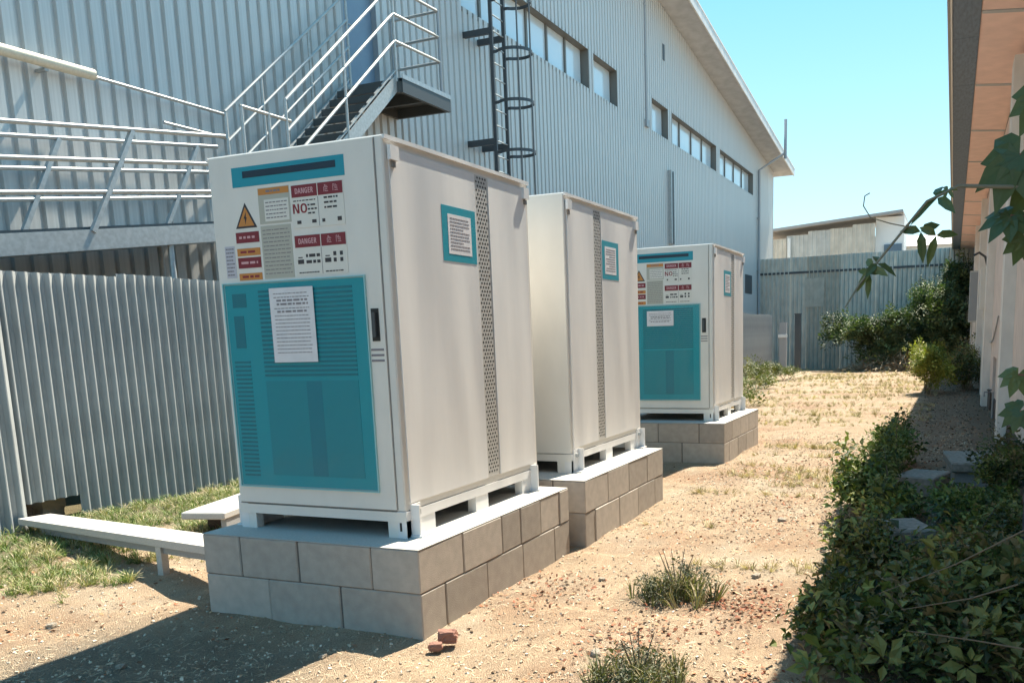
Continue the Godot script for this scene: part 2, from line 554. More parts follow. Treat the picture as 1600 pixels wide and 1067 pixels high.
	pipe("vent_pipe", [V(1.36, 10.05, 0.4), V(1.36, 11.9, 0.4)], 0.075, M.grey_pipe, c, 8)
	for y in [1.5, 4.6, 7.2]:
		slab("bracket", -0.02, 0.2, y, y + 0.06, -0.1, 0.1, M.grey_pipe, c)
	c = thing("cream_pipe", "thick cream pipe along the ribbed wall above the ramp", "pipe", V(WX, 4.72, 7.65))
	pipe("pipe", [V(0.2, -0.06, -5.0), V(0.2, 0.0, 0.0)], 0.062, M.cream_pipe, c, 12)
	for z in [-0.6, -2.0, -3.4]:
		slab("bracket", -0.02, 0.2, -0.1, -0.07, z, z + 0.05, M.galv, c)

# ---------------------------------------------------------------- ramp, stairs, ladder
const NX := -8.35
const FX := -9.22
func ramp_y(d: float) -> float:
	return 2.72 + (d - 5.73) * 0.137

func make_ramp() -> void:
	var t := thing("access_ramp", "galvanised steel ramp with pipe handrails rising along the warehouse wall behind the fence", "ramp", V(-8.8, 0, 6))
	var off := -V(-8.8, 0, 6)
	var d0 := 2.2
	var d1 := 9.55
	for x in [NX, FX]:
		var st := nb()
		bar(st, V(x, ramp_y(d0) - 0.1, d0), V(x, ramp_y(d1) - 0.1, d1), 0.012, 0.2)
		bar(st, V(x + (-0.035 if x == NX else 0.035), ramp_y(d0), d0), V(x + (-0.035 if x == NX else 0.035), ramp_y(d1), d1), 0.075, 0.012)
		bar(st, V(x + (-0.035 if x == NX else 0.035), ramp_y(d0) - 0.2, d0), V(x + (-0.035 if x == NX else 0.035), ramp_y(d1) - 0.2, d1), 0.075, 0.012)
		obj("channel_beam", st, M.galv, t, off)
		for h in [1.03, 0.70, 0.38]:
			var e := d1 - 0.85 if x == NX else d1 - 0.1
			pipe("handrail", [V(x, ramp_y(d0) + h, d0), V(x, ramp_y(e) + h, e)], 0.024, M.rail, t).position = off
	var st2 := nb()
	bar(st2, V(-8.785, ramp_y(d0) + 0.02, d0), V(-8.785, ramp_y(d1) + 0.02, d1), 0.80, 0.03)
	obj("deck", st2, M.grating, t, off)
	for a in [[NX, 7.35, 6.72], [NX, 4.55, 3.92], [FX, 7.13, 6.55], [FX, 9.1, 8.45], [FX, 4.9, 4.3]]:
		st2 = nb()
		bar(st2, V(a[0], ramp_y(a[2]) - 0.02, a[2]), V(a[0], ramp_y(a[1]) + 1.02, a[1]), 0.05, 0.05)
		obj("rail_post", st2, M.galv, t, off)
	for d in [3.3, 5.0, 6.3, 7.3, 8.1, 9.0]:
		slab("cross_beam", FX, NX, ramp_y(d) - 0.16, ramp_y(d) - 0.06, d - 0.03, d + 0.03, M.galv, t).position = off
	for a in [[NX - 0.05, 7.75], [FX + 0.05, 8.3], [NX - 0.05, 3.2], [FX + 0.05, 3.2]]:
		pipe("support_post", [V(a[0], -0.1, a[1]), V(a[0], ramp_y(a[1]) - 0.2, a[1])], 0.035, M.galv, t).position = off
	# level rails at the foot of the stairs
	pipe("handrail", [V(FX, 4.71, 7.7), V(FX, 4.71, 9.65)], 0.02, M.rail, t).position = off
	pipe("handrail", [V(FX, 4.40, 8.6), V(FX, 4.40, 9.65)], 0.02, M.rail, t).position = off
	pipe("handrail", [V(NX, 4.58, 9.0), V(NX, 4.58, 9.92)], 0.022, M.rail, t).position = off
	pipe("rail_post", [V(FX, ramp_y(9.6), 9.65), V(FX, 4.74, 9.65)], 0.026, M.rail, t).position = off
	pipe("rail_post", [V(NX, ramp_y(9.0), 9.02), V(NX, 4.60, 9.02)], 0.022, M.rail, t).position = off
	pipe("rail_post", [V(NX, ramp_y(9.5), 9.5), V(NX, 4.60, 9.5)], 0.022, M.rail, t).position = off

func make_stairs() -> void:
	var t := thing("steel_stairs", "galvanised steel stairs climbing to a landing at the blue door of the warehouse", "stairs", V(-8.8, 0, 11))
	var off := -V(-8.8, 0, 11)
	var y0 := 3.2
	var y1 := 5.75
	var a0 := 9.55
	var a1 := 12.5
	var sl := (y1 - y0) / (a1 - a0)
	for x in [NX, FX]:
		var st := nb()
		bar(st, V(x, y0 - 0.03, a0), V(x, y1 - 0.02, a1 + 0.05), 0.012, 0.2)
		bar(st, V(x + 0.03 * signf(x - NX - 0.01), y0 + 0.12, a0), V(x + 0.03 * signf(x - NX - 0.01), y1 + 0.13, a1), 0.07, 0.014)
		bar(st, V(x + 0.03 * signf(x - NX - 0.01), y0 - 0.18, a0), V(x + 0.03 * signf(x - NX - 0.01), y1 - 0.17, a1), 0.07, 0.014)
		obj("stringer", st, M.rail, t, off)
	for i in 13:
		var f := (i + 1) / 14.0
		var d := lerpf(a0, a1, f)
		var st := nb()
		box(st, FX + 0.01, NX - 0.01, lerpf(y0, y1, f) - 0.035, lerpf(y0, y1, f), d - 0.2, d + 0.06)
		box(st, FX + 0.01, NX - 0.01, lerpf(y0, y1, f) - 0.10, lerpf(y0, y1, f) - 0.035, d - 0.2, d - 0.185)
		obj("tread", st, M.grating, t, off)
	# landing
	var st3 := nb()
	box(st3, WX + 0.03, -8.25, y1 - 0.05, y1, a1, 13.95)
	var land := obj("landing", st3, M.grating, t, off)
	st3 = nb()
	box(st3, -8.25, -8.235, y1 - 0.01, y1 + 0.06, a1, 13.96)
	obj("kick_plate", st3, M.galv, land)
	for d in [a1 + 0.02, 13.2, 13.94]:
		slab("joist", WX + 0.03, -8.26, y1 - 0.21, y1 - 0.05, d - 0.03, d + 0.03, M.grating, land)
	slab("joist", -8.30, -8.24, y1 - 0.22, y1 - 0.012, a1, 13.955, M.grating, land)
	slab("joist", WX + 0.04, WX + 0.1, y1 - 0.21, y1 - 0.06, a1 + 0.1, 13.9, M.grating, land)
	# near rails, turning level round the landing
	var na := 9.84
	for h in [[4.83, 7.12], [4.44, 6.71], [4.02, 6.31]]:
		var lev: float = h[1]
		var e := 12.5
		pipe("handrail", [V(NX, h[0], na), V(NX, lev, e), V(NX + 0.06, lev, 13.76), V(WX + 0.1, lev, 13.80)], 0.024, M.rail, t).position = off
	for h in [[4.75, 7.15], [4.36, 6.76], [3.95, 6.35]]:
		pipe("handrail", [V(FX, h[0], 9.65), V(FX, h[1], 12.5)], 0.022, M.rail, t).position = off
	for a in [[na, 3.35, 4.85], [11.16, 4.55, 5.98], [12.5, 5.7, 7.15]]:
		pipe("rail_post", [V(NX, a[1], a[0]), V(NX, a[2], a[0])], 0.022, M.rail, t).position = off
	for a in [[10.4, 3.9, 5.35], [11.5, 4.85, 6.3], [12.48, 5.7, 7.15]]:
		pipe("rail_post", [V(FX, a[1], a[0]), V(FX, a[2], a[0])], 0.022, M.rail, t).position = off
	for a in [[NX + 0.06, 13.76], [WX + 0.14, 13.8]]:
		pipe("rail_post", [V(a[0], 5.7, a[1]), V(a[0], 7.15, a[1])], 0.026, M.grey_pipe, t).position = off

func make_ladder() -> void:
	var t := thing("caged_ladder", "dark steel roof ladder with safety hoops standing off the ribbed warehouse wall", "ladder", V(-8.75, 0, 16.8))
	var x := 0.0
	for z in [-0.27, 0.27]:
		slab("stile", -0.035, 0.035, 3.6, 12.5, z - 0.022, z + 0.022, M.dark_steel, t)
	for i in 29:
		pipe("rung", [V(0, 3.8 + i * 0.3, -0.25), V(0, 3.8 + i * 0.3, 0.25)], 0.014, M.galv, t, 6)
	for y in [5.36, 6.32, 7.28, 8.24, 9.2]:
		var pts := []
		for k in 21:
			var a := lerpf(-1.15, 1.15, k / 20.0) * PI / 1.15 * 0.74
			pts.append(V(0.36 + 0.37 * cos(a), y, 0.37 * sin(a)))
		var st := nb()
		for k in 20:
			bar(st, pts[k], pts[k + 1], 0.008, 0.06)
		bar(st, V(0, y, -0.27), pts[0], 0.008, 0.06)
		bar(st, V(0, y, 0.27), pts[20], 0.008, 0.06)
		obj("hoop", st, M.dark_steel, t)
	for a in [0.0, -0.9, 0.9]:
		slab("cage_strap", 0.355 + 0.365 * cos(a), 0.37 + 0.365 * cos(a), 4.4, 12.0, 0.37 * sin(a) - 0.022, 0.37 * sin(a) + 0.022, M.dark_steel, t)
	for y in [5.52, 7.62, 9.6]:
		for z in [-0.27, 0.27]:
			slab("bracket", -0.66, 0.0, y, y + 0.12, z - 0.03, z + 0.03, M.dark_steel, t)

# ---------------------------------------------------------------- fences
func make_fences() -> void:
	var t := thing("corrugated_fence", "grey galvanised corrugated fence along the warehouse side of the alley", "fence", V(-7.9, 0, 5))
	var d := 2.47
	var i := 0
	var n := 6
	var pitch := 0.117
	while d < 41.0:
		var y0 := -0.45
		var nn := n
		if d > 5.2 and d < 5.4:
			y0 = 0.24
			nn = 5
		var x := 0.0
		if d < 5.1:
			x = 0.05
		var s := put("fence_sheet", sheet(nn, pitch, 0.010, 0.087, 0.048, y0, 2.36), M.fence, t, V(x + 0.004 * (i % 2) - maxf(0.0, (d - 20.0)) * 0.0, rf(-0.02, 0.02), d - 5.0))
		s.rotation.z = rf(-0.004, 0.004)
		d += nn * pitch + 0.0
		i += 1
	for y in [0.55, 2.0]:
		slab("fence_rail", -0.07, -0.02, y, y + 0.06, -2.3, 36.0, M.galv, t)
	for k in 16:
		slab("fence_post", -0.13, -0.07, -0.5, 2.3, -2.2 + k * 2.4, -2.14 + k * 2.4, M.galv, t)
	# gate post and loose sheets at the far end
	t = thing("gate_post", "dark steel post standing before the tall fence at the far end", "post", V(-6.75, -0.4, 42.2))
	slab("post", -0.13, 0.13, 0, 2.75, -0.13, 0.13, M.dark_steel, t)
	slab("cap", -0.15, 0.15, 2.75, 2.79, -0.15, 0.15, M.dark_steel, t)
	t = thing("timber_post", "pale weathered post between the low fence and the dark post", "post", V(-7.3, -0.4, 41.4))
	slab("post", -0.16, 0.16, 0, 2.4, -0.12, 0.12, M.concrete_dull, t)
	slab("rail_stub", -0.2, 0.22, 1.7, 1.85, -0.17, -0.12, M.far_white, t)
	# tall fence across the end
	t = thing("end_fence", "tall grey corrugated fence closing the far end of the alley", "fence", V(-4.5, 0, 46.2))
	var x := -9.5
	i = 0
	while x < 2.4:
		var m: Material = M.fence_far
		if i == 3 or i == 4:
			m = M.fence_old
		var s := put("fence_sheet", sheet(4, 0.21, 0.03, 0.11, 0.075, -0.6, 5.28, "x"), m, t, V(x + 4.5, rf(-0.015, 0.015), -0.012 * (i % 2)))
		s.rotation.x = rf(-0.004, 0.004)
		x += 0.84
		i += 1
	slab("fence_rail", -5.0, 5.2, 4.45, 4.56, -0.07, -0.05, M.dark_steel, t)
	slab("fence_rail", -5.0, 5.2, 1.2, 1.3, 0.03, 0.09, M.galv, t)
	slab("fence_patch", -2.55, -1.6, 2.75, 4.2, -0.075, -0.06, M.fence_old, t)

# ---------------------------------------------------------------- far buildings
func make_far() -> void:
	var t := thing("tan_shed", "weathered tan clad shed with a flat dark roof edge behind the tall fence", "building", V(-7, 0, 56))
	var x := -4.0
	for i in 5:
		put("wall_sheet", sheet(5, 0.26, 0.08, 0.12, 0.05, 0.0, [7.2, 7.35, 7.55, 7.6, 7.75][i], "x"), [M.tan_clad, M.grey_clad, M.grey_clad, M.tan_clad, M.tan_clad][i], t, V(x + i * 1.3, 0, 0))
	slab("side_wall", -4.0, 2.5, 0, 7.0, 0.1, 6, M.tan_clad, t)
	var st := nb()
	bar(st, V(-4.4, 7.66, 2.6), V(4.05, 8.3, 2.6), 5.9, 0.16)
	obj("roof", st, M.far_roof, t)
	slab("drain_pipe", -2.62, -2.44, 3, 7.2, -0.2, -0.08, M.far_white, t)
	st = nb()
	box(st, 2.5, 4.1, 0, 8.1, 0.4, 5)
	var g := obj("white_bay", st, M.far_white, t)
	slab("window", 3.0, 4.0, 5.6, 6.5, 0.3, 0.39, M.far_blue, g)
	t = thing("grey_house", "low pale grey house with a shallow roof behind the tall fence", "house", V(-1.6, 0, 60))
	slab("wall", -2.0, 3.6, 0, 6.7, 0, 6, M.far_white, t)
	st = nb()
	for s in [-1.0, 1.0]:
		quad(st, V(-2.3, 6.6, 3 + 3.4 * s), V(3.9, 6.6, 3 + 3.4 * s), V(3.2, 7.5, 3), V(-1.6, 7.5, 3))
		tri(st, V(3.9 * s if s > 0 else -2.3, 6.6, -0.4), V(3.9 * s if s > 0 else -2.3, 6.6, 6.4), V(3.2 if s > 0 else -1.6, 7.5, 3))
	obj("roof", st, M.roof_white, t)
	slab("window", -1.1, -0.7, 5.3, 6.2, -0.06, -0.01, M.far_blue, t)

# ---------------------------------------------------------------- right building
func make_right() -> void:
	var X := 0.75
	var t := thing("low_building", "pale plastered low building with deep pink soffit along the right of the alley", "building", V(X, 0, 20))
	var off := -V(X, 0, 20)
	var st := nb()
	box(st, X, X + 0.25, -0.6, 5.1, -4, 17.6)
	box(st, X, X + 0.25, 1.0, 5.1, 17.6, 19.0)
	box(st, X, X + 0.25, -0.6, 5.1, 19.0, 46)
	box(st, X, 9, -0.6, 5.1, 45.75, 46.0)
	box(st, X, 9, -0.6, 5.1, -4.25, -4.0)
	obj("wall", st, M.wall_pale, t, off)
	slab("door", X + 0.14, X + 0.2, -0.3, 1.0, 17.6, 19.0, M.plinth_brown, t).position = off
	for z in [13.1, 20.2, 27.0, 34.0]:
		slab("pier", X - 0.15, X + 0.01, -0.6, 5.0, z, z + 0.55, M.wall_white, t).position = off
	st = nb()
	for s in [[-4, 13.1], [13.65, 17.6], [19.0, 20.2], [20.75, 27.0], [27.55, 34.0], [34.55, 46]]:
		box(st, X - 0.03, X + 0.02, -0.6, 0.28, s[0], s[1])
	obj("painted_skirting", st, M.plinth_brown, t, off)
	# eave: dark boards, pink soffit panels, white drip edge, roof
	var zz := -4.0
	var k := 0
	while zz < 47:
		slab("eave_board", -0.145, 0.163, 5.20, 5.225, zz, zz + 2.39, M.eave_board, t).position = off
		zz += 2.4
		k += 1
	zz = -5.1
	while zz < 46:
		st = nb()
		obox(st, V(0.46, 5.19, zz + 1.69), Vector3(0.292, -0.03, 0), Vector3(0.0, 0.006, 0), V(0, 0, 1.68))
		obj("soffit_panel", st, M.pink, t, off)
		st = nb()
		obox(st, V(0.46, 5.18, zz + 3.39), Vector3(0.285, -0.03, 0), Vector3(0.0, 0.010, 0), V(0, 0, 0.045))
		obj("cover_strip", st, M.soffit, t, off)
		zz += 3.4
	slab("drip_edge", -0.165, -0.147, 5.185, 5.36, -4, 47, M.white_edge, t).position = off
	st = nb()
	obox(st, V(4.4, 5.85, 21.5), Vector3(4.6, 0.6, 0), Vector3(0, 0.05, 0), V(0, 0, 25.6))
	obj("roof", st, M.far_roof, t, off)
	# fittings on the wall
	t = thing("meter_box", "tall grey electrical box on two conduits fixed beside the pale wall near its far end", "electrical box", V(0.58, 0, 30))
	slab("box", -0.16, 0.12, 1.7, 3.25, -0.2, 0.2, M.meter_box, t)
	slab("door", -0.15, 0.11, 1.75, 3.2, -0.215, -0.201, M.grey_pipe, t)
	for x in [-0.06, 0.08]:
		pipe("conduit", [V(x, -0.4, 0), V(x, 1.7, 0)], 0.03, M.meter_box, t)
	t = thing("fuse_box", "white fuse box with a curved lamp arm high on the pale wall", "electrical box", V(0.68, 0, 24))
	slab("box", -0.09, 0.06, 2.0, 3.0, -0.25, 0.25, M.label_white, t)
	slab("lid", -0.105, -0.091, 2.04, 2.96, -0.2, 0.2, M.wall_white, t)
	pipe("lamp_arm", [V(0.05, 3.0, 0), V(-0.02, 3.25, 0), V(-0.16, 3.36, 0), V(-0.28, 3.3, 0)], 0.03, M.dark_steel, t)
	pipe("conduit", [V(0.02, -0.3, 0.1), V(0.02, 2.0, 0.1)], 0.03, M.label_white, t)
	t = thing("wall_cable", "thin grey cable sagging along the pale wall near the brown door", "cable", V(0.72, 1.2, 19))
	var pts := []
	for q in 12:
		pts.append(V(0, 0.55 - 0.5 * sin(PI * q / 11.0), -2.0 + q * 0.5))
	pipe("cable", pts, 0.014, M.grey_pipe, t, 5)
	t = thing("garden_tap", "small tap on a short pipe beside the brown door of the pale wall", "tap", V(0.7, 0.3, 17.2))
	pipe("pipe", [V(0, -0.5, 0), V(0, 0.12, 0), V(-0.14, 0.12, 0), V(-0.14, 0.04, 0)], 0.02, M.grey_pipe, t, 6)
	slab("handle", -0.1, -0.02, 0.15, 0.17, -0.04, 0.04, M.dark_steel, t)
	t = thing("plastic_drum", "dark blue plastic drum standing by the pale wall at the right edge", "drum", V(0.62, 0, 5.35))
	st = nb()
	var prof := []
	var rad := []
	for q in [[0.0, 0.19], [0.03, 0.215], [0.30, 0.22], [0.33, 0.228], [0.36, 0.22], [0.62, 0.22], [0.65, 0.228], [0.68, 0.22], [0.95, 0.215], [1.0, 0.19]]:
		prof.append(V(0, q[0], 0))
		rad.append(q[1])
	tube(st, prof, rad, 24)
	obj("barrel", st, M.drum, t)
	st = nb()
	tube(st, [V(0.08, 1.0, 0), V(0.08, 1.03, 0)], 0.035, 10)
	obj("cap", st, M.drum, t)

# ---------------------------------------------------------------- cabinets
const CW := 1.222
const CD := 1.724
const CH := 2.2

func at(face: String, s: float, t: float, o: float) -> Vector3:
	if face == "front":
		return Vector3(s - CW / 2, t, CD / 2 + o)
	if face == "right":
		return Vector3(CW / 2 + o, t, CD / 2 - s)
	if face == "left":
		return Vector3(-CW / 2 - o, t, CD / 2 - s)
	return Vector3(CW / 2 - s, t, -CD / 2 - o)

func plate(st: SurfaceTool, face: String, s0: float, t0: float, s1: float, t1: float, o0: float, o1: float) -> void:
	var a := at(face, s0, t0, o0)
	var b := at(face, s1, t1, o1)
	var h := (b - a) / 2
	obox(st, (a + b) / 2, Vector3(absf(h.x), 0, 0), Vector3(0, absf(h.y), 0), Vector3(0, 0, absf(h.z)))

func part(called: String, face: String, s0: float, t0: float, s1: float, t1: float, o0: float, o1: float, m: Material, parent: Node) -> MeshInstance3D:
	var st := nb()
	plate(st, face, s0, t0, s1, t1, o0, o1)
	return obj(called, st, m, parent)

func words(st: SurfaceTool, face: String, s0: float, s1: float, t: float, h: float, o: float, wl := 0.03) -> void:
	var s := s0
	while s < s1 - 0.01:
		var e := minf(s + rf(wl * 0.4, wl * 1.5), s1)
		plate(st, face, s, t, e, t + h, o, o + 0.0008)
		s = e + wl * 0.28

func lettering(text: String, face: String, s: float, t: float, h: float, o: float, m: Material, parent: Node, stretch := 1.0) -> void:
	var tm := TextMesh.new()
	tm.text = text
	var f := SystemFont.new()
	f.font_names = PackedStringArray(["Droid Sans"])
	f.font_weight = 700
	tm.font = f
	tm.font_size = 32
	tm.pixel_size = h / 25.0
	tm.depth = 0.0012
	tm.horizontal_alignment = HORIZONTAL_ALIGNMENT_CENTER
	var o2 := put("lettering", tm, m, parent, at(face, s, t, o))
	o2.scale = Vector3(stretch, 1, 1)

# the two written signs on the right of each red header, drawn as brush strokes
func glyph(st: SurfaceTool, kind: int, s: float, t: float, h: float, o: float) -> void:
	var strokes := []
	if kind == 0:
		strokes = [[0.3, 0.85, 0.5, 1.0], [0.3, 0.78, 0.8, 0.86], [0.15, 0.6, 0.95, 0.68], [0.15, 0.0, 0.24, 0.62], [0.4, 0.38, 0.8, 0.46], [0.72, 0.2, 0.8, 0.42], [0.4, 0.05, 0.48, 0.42], [0.4, 0.0, 0.95, 0.09]]
	else:
		strokes = [[0.05, 0.0, 0.13, 1.0], [0.05, 0.9, 0.32, 1.0], [0.26, 0.6, 0.33, 0.95], [0.5, 0.75, 0.6, 1.0], [0.38, 0.66, 0.9, 0.74], [0.42, 0.3, 0.5, 0.55], [0.6, 0.25, 0.68, 0.55], [0.8, 0.2, 0.88, 0.58], [0.38, 0.02, 1.0, 0.11]]
	for q in strokes:
		plate(st, "front", s + q[0] * h, t + q[1] * h, s + q[2] * h, t + q[3] * h, o, o + 0.001)

func notice(parent: Node, s0: float, t0: float, s1: float, t1: float, body: int) -> void:
	var o := 0.0105
	var lab := part("warning_notice", "front", s0, t0, s1, t1, o - 0.002, o, M.label_white, parent)
	var th := t1 - 0.068
	var mid := (s0 + s1) / 2 + 0.005
	part("red_header", "front", s0 + 0.004, th, mid - 0.003, t1 - 0.003, o, o + 0.0008, M.label_red, lab)
	part("red_header", "front", mid + 0.003, th, s1 - 0.004, t1 - 0.003, o, o + 0.0008, M.label_red, lab)
	lettering("DANGER", "front", (s0 + mid) / 2, th + 0.033, 0.032, o + 0.0012, M.ink_pink, lab, 0.78)
	var st := nb()
	glyph(st, 0, mid + 0.04, th + 0.016, 0.036, o + 0.001)
	glyph(st, 1, mid + 0.105, th + 0.016, 0.036, o + 0.001)
	stuff(obj("lettering", st, M.ink_pink, lab))
	st = nb()
	part("divider", "front", mid - 0.002, t0 + 0.004, mid + 0.001, th - 0.004, o, o + 0.0008, M.ink_soft, lab)
	if body == 0:
		words(st, "front", s0 + 0.012, mid - 0.01, th - 0.022, 0.006, o, 0.02)
		for r in 3:
			words(st, "front", s0 + 0.11, mid - 0.012, th - 0.050 - r * 0.022, 0.009, o, 0.025)
			words(st, "front", mid + 0.04, s1 - 0.04, th - 0.020 - r * 0.026, 0.010, o, 0.022)
		words(st, "front", s0 + 0.03, s0 + 0.06, t0 + 0.022, 0.018, o, 0.03)
		words(st, "front", mid - 0.05, mid - 0.02, t0 + 0.022, 0.018, o, 0.03)
		words(st, "front", mid + 0.02, mid + 0.04, t0 + 0.022, 0.018, o, 0.03)
		words(st, "front", s1 - 0.05, s1 - 0.02, t0 + 0.022, 0.022, o, 0.03)
		lettering("NO", "front", s0 + 0.055, th - 0.062, 0.056, o + 0.0008, M.ink_red, lab)
	else:
		for r in 2:
			words(st, "front", s0 + 0.075, mid - 0.012, th - 0.055 - r * 0.034, 0.017, o, 0.03)
			plate(st, "front", s1 - 0.095, th - 0.056 - r * 0.034, s1 - 0.075, th - 0.034 - r * 0.034, o, o + 0.0008)
			plate(st, "front", s1 - 0.05, th - 0.056 - r * 0.034, s1 - 0.03, th - 0.034 - r * 0.034, o, o + 0.0008)
		for q in [s0 + 0.02, mid + 0.025]:
			plate(st, "front", q, th - 0.058, q + 0.03, th - 0.052, o, o + 0.0008)
			plate(st, "front", q - 0.004, th - 0.09, q + 0.038, th - 0.066, o, o + 0.0008)
		words(st, "front", s0 + 0.02, mid - 0.02, t0 + 0.012, 0.007, o, 0.015)
		words(st, "front", mid + 0.02, s1 - 0.02, t0 + 0.012, 0.007, o, 0.015)
	stuff(obj("text_lines", st, M.ink, lab))

func side_details(t: Node, face: String) -> void:
	part("side_panel", face, 0.045, 0.20, 0.96, 2.14, 0.0, 0.007, M.paint_side, t)
	part("side_panel", face, 1.135, 0.20, 1.68, 2.14, 0.0, 0.007, M.paint_side, t)
	var strip := part("vent_strip", face, 0.965, 0.20, 1.13, 2.14, 0.0, 0.004, M.vent_grey, t)
	var st := nb()
	for r in 76:
		for k in 4:
			var s := 0.985 + (k + (0.5 if r % 2 else 0.0)) * 0.034
			var y := 0.235 + r * 0.0252
			if s > 1.115:
				continue
			var a := at(face, s - 0.012, y, 0.0046)
			var b := at(face, s, y - 0.0095, 0.0046)
			var c := at(face, s + 0.012, y, 0.0046)
			var d := at(face, s, y + 0.0095, 0.0046)
			quad(st, a, b, c, d)
	stuff(obj("vent_holes", st, M.black, strip))
	# paper sheet taped on with a blue border
	var fr := part("taped_notice", face, 0.545, 1.583, 0.945, 1.908, 0.007, 0.0085, M.tape, t)
	part("paper", face, 0.61, 1.628, 0.885, 1.862, 0.0085, 0.0095, M.paper, fr)
	st = nb()
	for r in 10:
		words(st, face, 0.635, 0.86 - (0.07 if r % 4 == 3 else 0.0), 1.835 - r * 0.02, 0.0065, 0.0095, 0.02)
	stuff(obj("text_lines", st, M.ink_soft, fr))
	# lifting lugs and roof lip
	for s in [0.03, 1.62]:
		var lug := part("lifting_lug", face, s, 2.075, s + 0.08, 2.15, 0.007, 0.028, M.paint_side, t)
		part("bolt", face, s + 0.025, 2.04, s + 0.055, 2.07, 0.007, 0.02, M.seam, lug)
	part("roof_lip", face, 0.0, 2.178, CD, 2.2, 0.0, 0.016, M.paint_side, t)
	# base skirt with fork pockets
	for q in [[0.0, 0.30], [0.79, 0.955], [1.46, CD]]:
		part("skirt_foot", face, q[0], 0.0, q[1], 0.10, -0.06, 0.0, M.paint_side, t)
	part("skirt_beam", face, 0.0, 0.10, CD, 0.155, -0.06, 0.004, M.paint_side, t)
	for s in [0.045, 1.60]:
		var br := part("corner_bracket", face, s, 0.0, s + 0.012, 0.19, 0.0, 0.06, M.paint_side, t)
		part("flange", face, s + 0.012, 0.0, s + 0.09, 0.19, 0.0, 0.012, M.paint_side, br)
		part("base_plate", face, s - 0.01, 0.0, s + 0.095, 0.012, 0.0, 0.075, M.paint_side, br)
		part("bolt", face, s + 0.035, 0.125, s + 0.065, 0.155, 0.012, 0.03, M.galv, br)

